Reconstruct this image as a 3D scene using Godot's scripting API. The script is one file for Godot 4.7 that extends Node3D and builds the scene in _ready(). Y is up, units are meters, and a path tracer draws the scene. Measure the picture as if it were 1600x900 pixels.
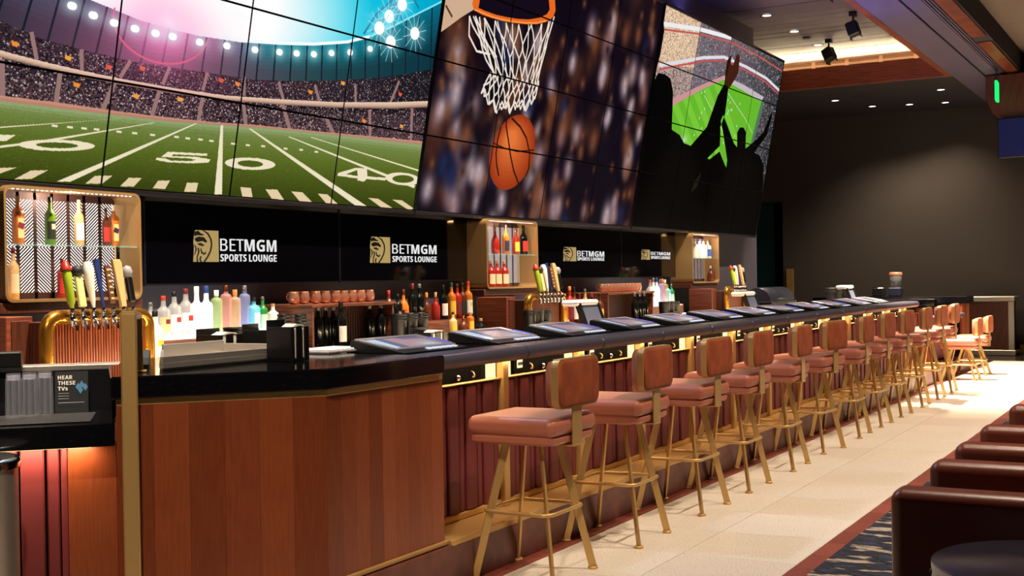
extends Node3D
# A sports bar at night: a long bar with stools, video walls above the back bar, lounge chairs on carpet.
# The bar runs along -Z; the camera stands at the near end, 1.5 m above the floor.

const EYE := Vector3(0, 1.5, 0)
const FOCAL := 1915.0
const YAW := 29.44
const PITCH := -0.37
const ROLL := -0.95

var M := {}
var taken := {}
var cam_basis := Basis.from_euler(Vector3(deg_to_rad(PITCH), deg_to_rad(YAW), deg_to_rad(ROLL)), EULER_ORDER_YXZ)


class Shape:
	# collects triangles; every face is turned so that it fronts the direction it is given
	var vs := PackedVector3Array()
	var ns := PackedVector3Array()
	var us := PackedVector2Array()
	var ix := PackedInt32Array()

	func vert(p: Vector3, n: Vector3, uv := Vector2.ZERO) -> int:
		vs.append(p); ns.append(n); us.append(uv)
		return vs.size() - 1

	func face(a: int, b: int, c: int, out: Vector3) -> void:
		var g := (vs[b] - vs[a]).cross(vs[c] - vs[a])
		if g.dot(out) > 0.0:
			ix.append(a); ix.append(c); ix.append(b)
		else:
			ix.append(a); ix.append(b); ix.append(c)

	func quad(a: Vector3, b: Vector3, c: Vector3, d: Vector3, out: Vector3, uvs := PackedVector2Array([Vector2(0, 1), Vector2(1, 1), Vector2(1, 0), Vector2(0, 0)])) -> void:
		var n := (b - a).cross(d - a)
		if n.length_squared() < 1e-16:
			n = (c - b).cross(d - b)
		n = n.normalized()
		if n.dot(out) < 0.0:
			n = -n
		var i := vert(a, n, uvs[0])
		vert(b, n, uvs[1]); vert(c, n, uvs[2]); vert(d, n, uvs[3])
		face(i, i + 1, i + 2, n)
		face(i, i + 2, i + 3, n)

	func tri(a: Vector3, b: Vector3, c: Vector3, out: Vector3) -> void:
		var n := (b - a).cross(c - a).normalized()
		if n.dot(out) < 0.0:
			n = -n
		var i := vert(a, n)
		vert(b, n); vert(c, n)
		face(i, i + 1, i + 2, n)

	# a box with chamfered edges; t places it
	func box(size: Vector3, ch := 0.0, t := Transform3D()) -> Shape:
		var h := size * 0.5
		var k := minf(ch, minf(h.x, minf(h.y, h.z)) * 0.98)
		var B := t.basis
		var pt := func(sx: float, sy: float, sz: float, ax: int) -> Vector3:
			var p := Vector3(sx * (h.x - (0.0 if ax == 0 else k)), sy * (h.y - (0.0 if ax == 1 else k)), sz * (h.z - (0.0 if ax == 2 else k)))
			return t * p
		for s in [-1.0, 1.0]:
			quad(pt.call(s, -1, -1, 0), pt.call(s, 1, -1, 0), pt.call(s, 1, 1, 0), pt.call(s, -1, 1, 0), B * Vector3(s, 0, 0))
			quad(pt.call(-1, s, -1, 1), pt.call(1, s, -1, 1), pt.call(1, s, 1, 1), pt.call(-1, s, 1, 1), B * Vector3(0, s, 0))
			quad(pt.call(-1, -1, s, 2), pt.call(1, -1, s, 2), pt.call(1, 1, s, 2), pt.call(-1, 1, s, 2), B * Vector3(0, 0, s))
		if k > 0.0:
			for a in [-1.0, 1.0]:
				for b in [-1.0, 1.0]:
					quad(pt.call(a, b, -1, 0), pt.call(a, b, 1, 0), pt.call(a, b, 1, 1), pt.call(a, b, -1, 1), B * Vector3(a, b, 0))
					quad(pt.call(a, -1, b, 0), pt.call(a, 1, b, 0), pt.call(a, 1, b, 2), pt.call(a, -1, b, 2), B * Vector3(a, 0, b))
					quad(pt.call(-1, a, b, 1), pt.call(1, a, b, 1), pt.call(1, a, b, 2), pt.call(-1, a, b, 2), B * Vector3(0, a, b))
					for c in [-1.0, 1.0]:
						tri(pt.call(a, b, c, 0), pt.call(a, b, c, 1), pt.call(a, b, c, 2), B * Vector3(a, b, c))
		return self

	# box between two corners in the thing's own axes
	func span(lo: Vector3, hi: Vector3, ch := 0.0) -> Shape:
		return box((hi - lo).abs(), ch, Transform3D(Basis(), (lo + hi) * 0.5))

	# a flat bar from a to b, as wide as w along side
	func bar(a: Vector3, b: Vector3, w: float, thick: float, side: Vector3, ch := 0.0) -> Shape:
		var y := (b - a).normalized()
		var z := side.cross(y).normalized()
		var x := y.cross(z).normalized()
		return box(Vector3(w, a.distance_to(b), thick), ch, Transform3D(Basis(x, y, z), (a + b) * 0.5))

	# a turned shape: the profile (radius, height) runs from bottom to top along the outside
	func lathe(prof: Array, seg := 20, t := Transform3D(), from := 0.0, to := TAU) -> Shape:
		var cnt := prof.size()
		var sn := []
		for i in cnt - 1:
			var d: Vector2 = prof[i + 1] - prof[i]
			sn.append(Vector2(d.y, -d.x).normalized())
		for i in cnt - 1:
			var n0: Vector2 = sn[i]
			var n1: Vector2 = sn[i]
			if i > 0 and sn[i - 1].dot(sn[i]) > 0.6:
				n0 = (sn[i - 1] + sn[i]).normalized()
			if i < cnt - 2 and sn[i + 1].dot(sn[i]) > 0.6:
				n1 = (sn[i + 1] + sn[i]).normalized()
			var p0: Vector2 = prof[i]
			var p1: Vector2 = prof[i + 1]
			var first := vs.size()
			for j in seg + 1:
				var a := from + (to - from) * j / seg
				var ca := cos(a)
				var sa := sin(a)
				vert(t * Vector3(p0.x * ca, p0.y, p0.x * sa), (t.basis * Vector3(n0.x * ca, n0.y, n0.x * sa)).normalized(), Vector2(float(j) / seg, p0.y))
				vert(t * Vector3(p1.x * ca, p1.y, p1.x * sa), (t.basis * Vector3(n1.x * ca, n1.y, n1.x * sa)).normalized(), Vector2(float(j) / seg, p1.y))
			for j in seg:
				var q := first + j * 2
				var o := ns[q] + ns[q + 3]
				if p0.x > 1e-6:
					face(q, q + 1, q + 2, o)
				if p1.x > 1e-6:
					face(q + 1, q + 3, q + 2, o)
		return self

	# a round tube along a path
	func tube(path: Array, r: float, seg := 8, closed := false) -> Shape:
		var cnt := path.size()
		var first := vs.size()
		var up := Vector3.UP
		var d0: Vector3 = (path[1] - path[0]).normalized()
		if absf(d0.dot(up)) > 0.9:
			up = Vector3.RIGHT
		var side := d0.cross(up).normalized()
		for i in cnt:
			var prev: Vector3 = path[(i - 1 + cnt) % cnt] if closed or i > 0 else path[0]
			var next: Vector3 = path[(i + 1) % cnt] if closed or i < cnt - 1 else path[cnt - 1]
			var d := (next - prev).normalized()
			side = (side - d * side.dot(d)).normalized()
			var u2 := d.cross(side)
			for j in seg:
				var a := TAU * j / seg
				var nn := side * cos(a) + u2 * sin(a)
				vert(path[i] + nn * r, nn)
		var rings := cnt if closed else cnt - 1
		for i in rings:
			for j in seg:
				var a0 := first + i * seg + j
				var a1 := first + i * seg + (j + 1) % seg
				var b0 := first + ((i + 1) % cnt) * seg + j
				var b1 := first + ((i + 1) % cnt) * seg + (j + 1) % seg
				face(a0, a1, b1, ns[a0])
				face(a0, b1, b0, ns[a0])
		if not closed:
			for e in [0, cnt - 1]:
				var d: Vector3 = (path[0] - path[1]) if e == 0 else (path[cnt - 1] - path[cnt - 2])
				d = d.normalized()
				var c := vert(path[e], d)
				var k := vs.size()
				for j in seg:
					vert(vs[first + e * seg + j], d)
				for j in seg:
					face(c, k + j, k + (j + 1) % seg, d)
		return self

	# a polygon in the xy plane drawn out from z0 to z1; ch rounds both rims
	func prism(poly: PackedVector2Array, z0: float, z1: float, t := Transform3D(), ch := 0.0, smooth := false) -> Shape:
		var cnt := poly.size()
		var area := 0.0
		var mid := Vector2.ZERO
		for i in cnt:
			area += poly[i].cross(poly[(i + 1) % cnt])
			mid += poly[i] / cnt
		var sgn := 1.0 if area > 0.0 else -1.0
		var en := []
		for i in cnt:
			var d := poly[(i + 1) % cnt] - poly[i]
			en.append(Vector2(d.y, -d.x).normalized() * sgn)
		var inner := PackedVector2Array()
		for i in cnt:
			var a: Vector2 = en[(i - 1 + cnt) % cnt]
			var b: Vector2 = en[i]
			var m := (a + b).normalized()
			inner.append(poly[i] - m * (ch / maxf(0.3, m.dot(b))))
		var tr := Geometry2D.triangulate_polygon(inner)
		for z in [z0, z1]:
			var out := t.basis * Vector3(0, 0, signf(z - (z0 + z1) * 0.5))
			var k := vs.size()
			for p in inner:
				vert(t * Vector3(p.x, p.y, z), out.normalized(), p)
			for i in range(0, tr.size(), 3):
				face(k + tr[i], k + tr[i + 1], k + tr[i + 2], out)
		var rows := [[poly, z0 + ch * signf(z1 - z0)], [poly, z1 - ch * signf(z1 - z0)]]
		if ch > 0.0:
			rows = [[inner, z0], rows[0], rows[1], [inner, z1]]
		for r in rows.size() - 1:
			var pa: PackedVector2Array = rows[r][0]
			var pb: PackedVector2Array = rows[r + 1][0]
			for i in cnt:
				var j := (i + 1) % cnt
				var na := Vector3(en[i].x, en[i].y, 0)
				var nb := na
				if smooth:
					na = Vector3(en[i].x + en[(i - 1 + cnt) % cnt].x, en[i].y + en[(i - 1 + cnt) % cnt].y, 0).normalized()
					nb = Vector3(en[i].x + en[j].x, en[i].y + en[j].y, 0).normalized()
				if rows.size() == 4 and r != 1:
					var lean := Vector3(0, 0, (-1.0 if r == 0 else 1.0) * signf(z1 - z0))
					na = (na + lean).normalized()
					nb = (nb + lean).normalized()
				na = t.basis * na
				nb = t.basis * nb
				var k := vert(t * Vector3(pa[i].x, pa[i].y, rows[r][1]), na)
				vert(t * Vector3(pa[j].x, pa[j].y, rows[r][1]), nb)
				vert(t * Vector3(pb[j].x, pb[j].y, rows[r + 1][1]), nb)
				vert(t * Vector3(pb[i].x, pb[i].y, rows[r + 1][1]), na)
				face(k, k + 1, k + 2, na)
				face(k, k + 2, k + 3, na)
		return self

	# a frame between two outlines with the same number of points
	func ring(outer: PackedVector2Array, inner: PackedVector2Array, z0: float, z1: float, t := Transform3D()) -> Shape:
		var cnt := outer.size()
		var c := Vector2.ZERO
		for p in outer:
			c += p / cnt
		for i in cnt:
			var j := (i + 1) % cnt
			var o := (outer[i] + outer[j]) * 0.5 - c
			var od := t.basis * Vector3(o.x, o.y, 0)
			quad(t * Vector3(outer[i].x, outer[i].y, z0), t * Vector3(outer[j].x, outer[j].y, z0), t * Vector3(outer[j].x, outer[j].y, z1), t * Vector3(outer[i].x, outer[i].y, z1), od)
			quad(t * Vector3(inner[i].x, inner[i].y, z0), t * Vector3(inner[j].x, inner[j].y, z0), t * Vector3(inner[j].x, inner[j].y, z1), t * Vector3(inner[i].x, inner[i].y, z1), -od)
			for z in [z0, z1]:
				quad(t * Vector3(outer[i].x, outer[i].y, z), t * Vector3(outer[j].x, outer[j].y, z), t * Vector3(inner[j].x, inner[j].y, z), t * Vector3(inner[i].x, inner[i].y, z), t.basis * Vector3(0, 0, signf(z - (z0 + z1) * 0.5)))
		return self

	# a block with every edge rounded to radius r
	func soft_box(size: Vector3, r: float, k := 4, t := Transform3D(), crown := 0.0) -> Shape:
		var inner := size * 0.5 - Vector3(r, r, r)
		var lats := []
		for i in k + 1:
			lats.append([-PI / 2 + PI / 2 * i / k, -1.0])
		for i in k + 1:
			lats.append([PI / 2 * i / k, 1.0])
		var lons := []
		for q in 4:
			for i in k + 1:
				lons.append([PI / 2 * (q + float(i) / k), [Vector2(1, 1), Vector2(-1, 1), Vector2(-1, -1), Vector2(1, -1)][q]])
		var first := vs.size()
		var cols := lons.size()
		for la in lats:
			for lo in lons:
				var d := Vector3(cos(la[0]) * cos(lo[0]), sin(la[0]), cos(la[0]) * sin(lo[0]))
				var p := Vector3(lo[1].x * inner.x, la[1] * inner.y, lo[1].y * inner.z) + d * r
				vert(t * p, (t.basis * d).normalized())
		for i in lats.size() - 1:
			for j in cols:
				var a := first + i * cols + j
				var b := first + i * cols + (j + 1) % cols
				var c := a + cols
				var e := b + cols
				var o := ns[a] + ns[e]
				face(a, b, e, o)
				face(a, e, c, o)
		for la in [0, lats.size() - 1]:
			var up := t.basis * Vector3(0, -1.0 if la == 0 else 1.0, 0)
			var c := vert(t * Vector3(0, (-1.0 if la == 0 else 1.0) * (size.y * 0.5 + crown), 0), up.normalized())
			for j in cols:
				face(c, first + la * cols + j, first + la * cols + (j + 1) % cols, up)
		return self

	func mesh() -> ArrayMesh:
		var arr := []
		arr.resize(Mesh.ARRAY_MAX)
		arr[Mesh.ARRAY_VERTEX] = vs
		arr[Mesh.ARRAY_NORMAL] = ns
		arr[Mesh.ARRAY_TEX_UV] = us
		arr[Mesh.ARRAY_INDEX] = ix
		var m := ArrayMesh.new()
		m.add_surface_from_arrays(Mesh.PRIMITIVE_TRIANGLES, arr)
		return m


func rrect(w: float, h: float, r: float, seg := 4, c := Vector2.ZERO) -> PackedVector2Array:
	var p := PackedVector2Array()
	var cs := [Vector2(w / 2 - r, h / 2 - r), Vector2(-w / 2 + r, h / 2 - r), Vector2(-w / 2 + r, -h / 2 + r), Vector2(w / 2 - r, -h / 2 + r)]
	for q in 4:
		for i in seg + 1:
			var a := PI / 2 * (q + float(i) / seg)
			p.append(c + cs[q] + Vector2(cos(a), sin(a)) * r)
	return p


# a point of the photograph brought back onto a plane of the room
func ray(px: float, py: float) -> Vector3:
	return cam_basis * Vector3(px - 800.0, 450.0 - py, -FOCAL)


func on_x(px: float, py: float, x: float) -> Vector3:
	var d := ray(px, py)
	return EYE + d * ((x - EYE.x) / d.x)


func on_y(px: float, py: float, y: float) -> Vector3:
	var d := ray(px, py)
	return EYE + d * ((y - EYE.y) / d.y)


func on_z(px: float, py: float, z: float) -> Vector3:
	var d := ray(px, py)
	return EYE + d * ((z - EYE.z) / d.z)


func numbered(called: String) -> String:
	if not taken.has(called):
		taken[called] = 0
		return called
	taken[called] += 1
	return "%s_%03d" % [called, taken[called]]


func thing(called: String, label: String, category: String, at := Vector3.ZERO, turn := 0.0, group := "") -> Node3D:
	var o := Node3D.new()
	o.name = numbered(called)
	add_child(o)
	o.position = at
	o.rotation.y = turn
	tag(o, label, category, group)
	return o


func tag(o: Node3D, label: String, category: String, group := "") -> Node3D:
	o.set_meta("label", label)
	o.set_meta("category", category)
	if group:
		o.set_meta("group", group)
	return o


func put(s: Shape, called: String, m: Material, parent: Node3D, at := Vector3.ZERO, turn := 0.0) -> MeshInstance3D:
	return put_mesh(s.mesh(), called, m, parent, at, turn)


func put_mesh(me: Mesh, called: String, m: Material, parent: Node3D, at := Vector3.ZERO, turn := 0.0) -> MeshInstance3D:
	var o := MeshInstance3D.new()
	o.mesh = me
	o.material_override = m
	o.name = numbered(called) if parent == self else called
	parent.add_child(o, true)
	o.position = at
	o.rotation.y = turn
	return o


func struct(s: Shape, called: String, m: Material, label := "") -> MeshInstance3D:
	var o := put(s, called, m, self)
	o.set_meta("kind", "structure")
	if label:
		tag(o, label, "wall" if called.begins_with("wall") else called.get_slice("_", 0))
	return o


func again(o: Node3D, at: Vector3, turn := 0.0, label := "") -> Node3D:
	var c: Node3D = o.duplicate()
	var base := String(o.name)
	if base.length() > 4 and base[base.length() - 4] == "_" and base.right(3).is_valid_int():
		base = base.left(base.length() - 4)
	c.name = numbered(base)
	add_child(c)
	c.position = at
	c.rotation.y = turn
	if label:
		c.set_meta("label", label)
	return c


func rgb(r: float, g: float, b: float) -> Color:
	return Color(r / 255.0, g / 255.0, b / 255.0)


func mat(called: String, c: Color, rough := 0.5, metal := 0.0) -> StandardMaterial3D:
	var m := StandardMaterial3D.new()
	m.resource_name = called
	m.albedo_color = c
	m.roughness = rough
	m.metallic = metal
	M[called] = m
	return m


func glow(called: String, c: Color, power: float) -> StandardMaterial3D:
	var m := mat(called, Color(0.05, 0.05, 0.05), 0.4)
	m.emission_enabled = true
	m.emission = c
	m.emission_energy_multiplier = power
	return m


func noise_tex(freq: float, ramp: Array, size := 512, seed_ := 1, octaves := 4, kind := FastNoiseLite.TYPE_SIMPLEX_SMOOTH) -> NoiseTexture2D:
	var n := FastNoiseLite.new()
	n.noise_type = kind
	n.seed = seed_
	n.frequency = freq
	n.fractal_octaves = octaves
	var t := NoiseTexture2D.new()
	t.width = size
	t.height = size
	t.seamless = true
	t.noise = n
	var g := Gradient.new()
	var offs := PackedFloat32Array()
	var cols := PackedColorArray()
	for r in ramp:
		offs.append(r[0])
		cols.append(r[1])
	g.offsets = offs
	g.colors = cols
	t.color_ramp = g
	return t


func bump_tex(freq: float, size := 256, seed_ := 3, strength := 4.0) -> NoiseTexture2D:
	var n := FastNoiseLite.new()
	n.seed = seed_
	n.frequency = freq
	var t := NoiseTexture2D.new()
	t.width = size
	t.height = size
	t.seamless = true
	t.as_normal_map = true
	t.bump_strength = strength
	t.noise = n
	return t


func tri_map(m: StandardMaterial3D, scale: Vector3, world := true) -> StandardMaterial3D:
	m.uv1_triplanar = true
	m.uv1_world_triplanar = world
	m.uv1_scale = scale
	return m


func spot(called: String, at: Vector3, to: Vector3, c: Color, energy: float, angle: float, size := 0.06) -> SpotLight3D:
	var l := SpotLight3D.new()
	l.name = numbered(called)
	add_child(l)
	l.position = at
	l.basis = Basis.looking_at((to - at).normalized(), Vector3.UP if absf((to - at).normalized().y) < 0.99 else Vector3.FORWARD)
	l.light_color = c
	l.light_energy = energy
	l.spot_angle = angle
	l.spot_angle_attenuation = 0.8
	l.spot_range = 40.0
	l.spot_attenuation = 2.0
	l.light_size = size
	l.shadow_enabled = true
	return l


func area(called: String, at: Vector3, facing: Vector3, size: Vector2, c: Color, energy: float, up := Vector3.UP) -> AreaLight3D:
	var l := AreaLight3D.new()
	l.name = numbered(called)
	add_child(l)
	l.position = at
	l.basis = Basis.looking_at(facing.normalized(), up)
	l.area_size = size
	l.light_color = c
	l.light_energy = energy
	l.area_range = 40.0
	l.area_attenuation = 2.0
	l.shadow_enabled = true
	return l


func _ready() -> void:
	# camera
	var cam := Camera3D.new()
	cam.name = "camera"
	cam.position = EYE
	cam.basis = cam_basis
	cam.fov = rad_to_deg(2.0 * atan(450.0 / FOCAL))
	cam.near = 0.05
	cam.far = 120.0
	cam.current = true
	add_child(cam)
	# no sky shows: a closed room at night
	var env := Environment.new()
	env.background_mode = Environment.BG_COLOR
	env.background_color = Color(0, 0, 0)
	env.ambient_light_source = Environment.AMBIENT_SOURCE_DISABLED
	env.tonemap_mode = Environment.TONE_MAPPER_LINEAR
	env.tonemap_exposure = 1.0
	env.sdfgi_enabled = true
	env.ssao_enabled = true
	env.ssil_enabled = true
	var we := WorldEnvironment.new()
	we.name = "environment"
	we.environment = env
	add_child(we)
	lights()
	materials()
	room()
	ceilings()
	bar()
	bar_end()
	stools()
	lounge()
	video_walls()
	back_wall_screens()
	back_bar()
	counter_things()
	far_things()


const WARM := Color(1.0, 0.91, 0.8)
const SPOT_Z := [-1.4, -3.6, -5.8, -8.0, -10.2, -12.4, -14.6, -17.0, -19.0]
const AISLE_Z := [-5.9, -8.1, -10.3, -12.5, -14.7, -16.9, -19.1]


func lights() -> void:
	# the spot heads that hang in the tray ceiling over the bar, aimed at stools and aisle (heads: ceiling_spots)
	for z in SPOT_Z:
		spot("bar_spot_light", Vector3(-3.75, 4.84, z), Vector3(-2.5, 0.3, z), WARM, 138.0, 38.0, 0.05)
		spot("back_bar_spot_light", Vector3(-3.85, 4.86, z - 1.0), Vector3(-5.1, 1.2, z - 1.0), WARM, 40.0, 26.0, 0.05)
	# downlights in the lounge ceiling above the armchairs, out of the picture
	for z in AISLE_Z:
		spot("lounge_down_light", Vector3(-0.9, 4.9, z), Vector3(-1.3, 0.0, z), WARM, 15.0, 42.0, 0.06)
	# strip lamps under the rear edge of the bar top, shining at the back bar (strips: bar, bar_end)
	for q in [[-4.075, -8.1, 6.0], [-4.075, -14.2, 6.0], [-4.63, -4.55, 0.9]]:
		area("service_side_strip_beam", Vector3(q[0], 1.036, q[1]), Vector3(-1, 0.12, 0), Vector2(q[2], 0.02), Color(1.0, 0.86, 0.68), 2.2 if q[2] > 1.0 else 0.7)
	# unseen fill light added near the camera to brighten the veneered bar end
	spot("bar_end_fill_light", Vector3(-1.5, 4.6, -1.0), Vector3(-3.55, 0.6, -4.3), WARM, 20.0, 20.0, 0.06)
	# light thrown into the room by the two large screens whose tops lie above the picture
	spot("stadium_screen_light", Vector3(-4.93, 4.3, -6.0), Vector3(0, 2.4, -6.0), Color(0.75, 0.85, 1.0), 5.0, 80.0, 0.04)
	spot("basketball_screen_light", Vector3(-4.93, 4.3, -10.2), Vector3(0, 2.4, -10.2), Color(0.95, 0.8, 0.85), 2.0, 80.0, 0.04)
	# violet strip lamps lying on top of the video walls, washing planks and soffit (strips: video_walls)
	for z in [-5.98, -10.2, -14.47]:
		area("video_wall_strip_beam", Vector3(-5.06, 4.49, z), Vector3(0.55, 1.0, 0), Vector2(4.1, 0.04), Color(0.62, 0.54, 1.0), 4.0, Vector3.BACK)


func materials() -> void:
	mat("black", rgb(12, 12, 14), 0.5)
	mat("frame_black", rgb(14, 14, 24), 0.35)
	mat("rubber", rgb(20, 20, 21), 0.7)
	mat("matt_black", rgb(16, 15, 16), 0.8)
	mat("white_plastic", rgb(225, 222, 214), 0.4)
	mat("paper", rgb(232, 226, 214), 0.8)
	mat("chrome", rgb(215, 215, 222), 0.15, 1.0)
	mat("lamp_black", rgb(10, 10, 10), 0.45)
	var br := mat("brass", rgb(204, 166, 104), 0.44, 0.5)
	br.roughness_texture = noise_tex(0.02, [[0.0, Color(0.75, 0.75, 0.75)], [1.0, Color(1, 1, 1)]], 256, 5)
	tri_map(br, Vector3(4, 0.6, 4), false)
	var bs := mat("brass_sheet", rgb(200, 160, 98), 0.45, 0.5)
	bs.roughness_texture = br.roughness_texture
	tri_map(bs, Vector3(1.5, 8, 0.3))
	var st := mat("steel", rgb(196, 190, 182), 0.34, 0.7)
	# walnut veneer, four boards of differing tone
	var tones := [[rgb(126, 60, 28), rgb(140, 70, 35)], [rgb(108, 48, 20), rgb(122, 58, 26)], [rgb(136, 68, 36), rgb(148, 78, 44)], [rgb(118, 54, 26), rgb(132, 64, 33)]]
	for i in 4:
		var w := mat("veneer_%d" % i, Color.WHITE, 0.38)
		w.albedo_texture = noise_tex(0.02, [[0.25, tones[i][0]], [0.5, tones[i][0].lerp(tones[i][1], 0.55)], [0.75, tones[i][1]]], 512, 20 + i, 5)
		tri_map(w, Vector3(9, 0.45, 9))
	var dw := mat("dark_wood", Color.WHITE, 0.4)
	dw.albedo_texture = noise_tex(0.012, [[0.2, rgb(74, 36, 24)], [0.8, rgb(106, 56, 38)]], 512, 31, 5)
	tri_map(dw, Vector3(8, 0.5, 8))
	var hw := mat("walnut_across", Color.WHITE, 0.36)
	hw.albedo_texture = noise_tex(0.012, [[0.2, rgb(84, 44, 30)], [0.55, rgb(120, 68, 46)], [0.8, rgb(140, 84, 58)]], 512, 33, 5)
	tri_map(hw, Vector3(0.6, 9, 0.6))
	var fw := mat("fascia_wood", Color.WHITE, 0.35)
	fw.albedo_texture = noise_tex(0.012, [[0.2, rgb(112, 54, 36)], [0.8, rgb(150, 80, 54)]], 512, 34, 5)
	tri_map(fw, Vector3(0.35, 7, 0.35))
	# leather and velvet
	var grain := bump_tex(0.12, 256, 7, 3.0)
	var lea := mat("seat_leather", rgb(178, 106, 84), 0.4)
	lea.normal_enabled = true
	lea.normal_scale = 0.25
	lea.normal_texture = grain
	tri_map(lea, Vector3(9, 9, 9), false)
	var lea2 := mat("chair_leather", rgb(104, 46, 30), 0.33)
	lea2.normal_enabled = true
	lea2.normal_scale = 0.2
	lea2.normal_texture = grain
	tri_map(lea2, Vector3(7, 7, 7), false)
	var vel := mat("velvet", Color.WHITE, 0.85)
	vel.albedo_texture = noise_tex(0.012, [[0.2, rgb(134, 56, 18)], [0.8, rgb(156, 72, 27)]], 256, 41, 2)
	tri_map(vel, Vector3(3, 2, 3))
	var red := mat("red_leather", Color.WHITE, 0.5)
	red.albedo_texture = noise_tex(0.2, [[0.3, rgb(100, 36, 38)], [0.7, rgb(116, 46, 47)]], 256, 43, 2)
	red.normal_enabled = true
	red.normal_scale = 0.2
	red.normal_texture = grain
	tri_map(red, Vector3(6, 6, 6))
	var kick := mat("kick_panel", Color.WHITE, 0.4)
	kick.albedo_texture = noise_tex(0.03, [[0.2, rgb(92, 46, 39)], [0.8, rgb(110, 58, 48)]], 256, 44, 4)
	tri_map(kick, Vector3(1, 1, 1))
	mat("bolster", rgb(72, 70, 82), 0.3)
	# stone
	var gr := mat("granite", Color.WHITE, 0.09)
	gr.albedo_texture = noise_tex(0.05, [[0.0, rgb(9, 9, 12)], [0.68, rgb(14, 13, 17)], [0.8, rgb(28, 25, 26)], [1.0, rgb(56, 50, 46)]], 512, 51, 5)
	tri_map(gr, Vector3(1.6, 1.6, 1.6))
	var tiles := [rgb(222, 214, 200), rgb(219, 210, 196), rgb(224, 217, 204)]
	for i in 3:
		var te := mat("terrazzo_%d" % i, Color.WHITE, 0.32)
		var c: Color = tiles[i]
		te.albedo_texture = noise_tex(0.11, [[0.0, c.darkened(0.4)], [0.24, c.darkened(0.14)], [0.36, c], [0.7, c.lightened(0.06)], [1.0, c.lightened(0.3)]], 512, 60 + i, 2)
		tri_map(te, Vector3(1.3, 1.3, 1.3))
	mat("grout", rgb(196, 184, 164), 0.7)
	for i in 3:
		var rt := mat("red_tile_%d" % i, Color.WHITE, 0.4)
		var c: Color = [rgb(128, 60, 46), rgb(138, 66, 52), rgb(120, 55, 43)][i]
		rt.albedo_texture = noise_tex(0.06, [[0.2, c.darkened(0.08)], [0.8, c.lightened(0.05)]], 256, 66 + i, 3)
		tri_map(rt, Vector3(2, 2, 2))
	var ca := mat("carpet", Color.WHITE, 0.95)
	ca.albedo_texture = noise_tex(0.011, [[0.0, rgb(70, 78, 116)], [0.3, rgb(44, 48, 68)], [0.46, rgb(26, 29, 40)], [0.6, rgb(36, 40, 56)], [0.64, rgb(120, 110, 100)], [0.7, rgb(170, 154, 136)], [1.0, rgb(180, 164, 146)]], 1024, 71, 8)
	ca.normal_enabled = true
	ca.normal_scale = 0.8
	ca.normal_texture = bump_tex(0.3, 256, 9, 6.0)
	tri_map(ca, Vector3(0.26, 0.3, 0.5))
	var dt := mat("dark_tile", Color.WHITE, 0.15)
	dt.albedo_texture = noise_tex(0.03, [[0.2, rgb(36, 32, 32)], [0.8, rgb(62, 56, 54)]], 256, 73, 5)
	tri_map(dt, Vector3(1, 1, 1))
	# plaster
	var fwall := mat("grey_wall", Color.WHITE, 0.85)
	fwall.albedo_texture = noise_tex(0.4, [[0.2, rgb(62, 56, 54)], [0.8, rgb(72, 66, 63)]], 256, 75, 2)
	tri_map(fwall, Vector3(2, 2, 2))
	mat("back_wall", rgb(58, 55, 66), 0.6)
	mat("soffit", rgb(92, 84, 106), 0.75)
	mat("soffit_dark", rgb(50, 46, 52), 0.8)
	mat("lounge_ceiling", rgb(128, 116, 104), 0.85)
	mat("cream_paint", rgb(216, 200, 168), 0.6)
	for i in 3:
		var cw := mat("ceiling_plank_%d" % i, Color.WHITE, 0.5)
		var c: Color = [rgb(104, 92, 104), rgb(96, 84, 97), rgb(112, 99, 110)][i]
		cw.albedo_texture = noise_tex(0.012, [[0.2, c.darkened(0.2)], [0.8, c]], 512, 77 + i, 5)
		tri_map(cw, Vector3(0.5, 1, 8))
	glow("warm_glow", rgb(255, 226, 160), 1.6)
	glow("violet_glow", rgb(120, 96, 255), 0.6)
	glow("down_light", rgb(255, 244, 225), 6.0)
	glow("green_glow", rgb(20, 235, 110), 1.3)
	glow("panel_glow", rgb(255, 246, 240), 1.7)
	glow("step_glow", rgb(255, 250, 240), 1.5)
	glow("logo_white", rgb(240, 240, 240), 0.9)
	glow("logo_gold", rgb(198, 168, 104), 0.75)
	glow("button_glow", rgb(225, 232, 255), 0.9)
	glow("cove_glow", rgb(255, 224, 170), 3.0)
	mat("rim_steel", rgb(196, 186, 178), 0.4, 0.4)
	mat("table_top_dark", rgb(40, 37, 50), 0.22)
	mat("card_black", rgb(16, 22, 28), 0.4)
	mat("l_lozenge", rgb(70, 130, 170), 0.5)
	mat("lid_steel", rgb(120, 126, 150), 0.2, 0.9)
	var tgl := mat("tumbler_glass", Color(0.92, 0.94, 1.0, 0.07), 0.05)
	tgl.transparency = BaseMaterial3D.TRANSPARENCY_ALPHA
	var tgb := mat("tumbler_base", Color(0.9, 0.92, 1.0, 0.2), 0.3)
	tgb.transparency = BaseMaterial3D.TRANSPARENCY_ALPHA
	mat("socket_black", rgb(5, 5, 6), 0.7).metallic_specular = 0.12
	M.matt_black.metallic_specular = 0.15
	mat("screen_glass", rgb(4, 4, 7), 0.08)


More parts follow.
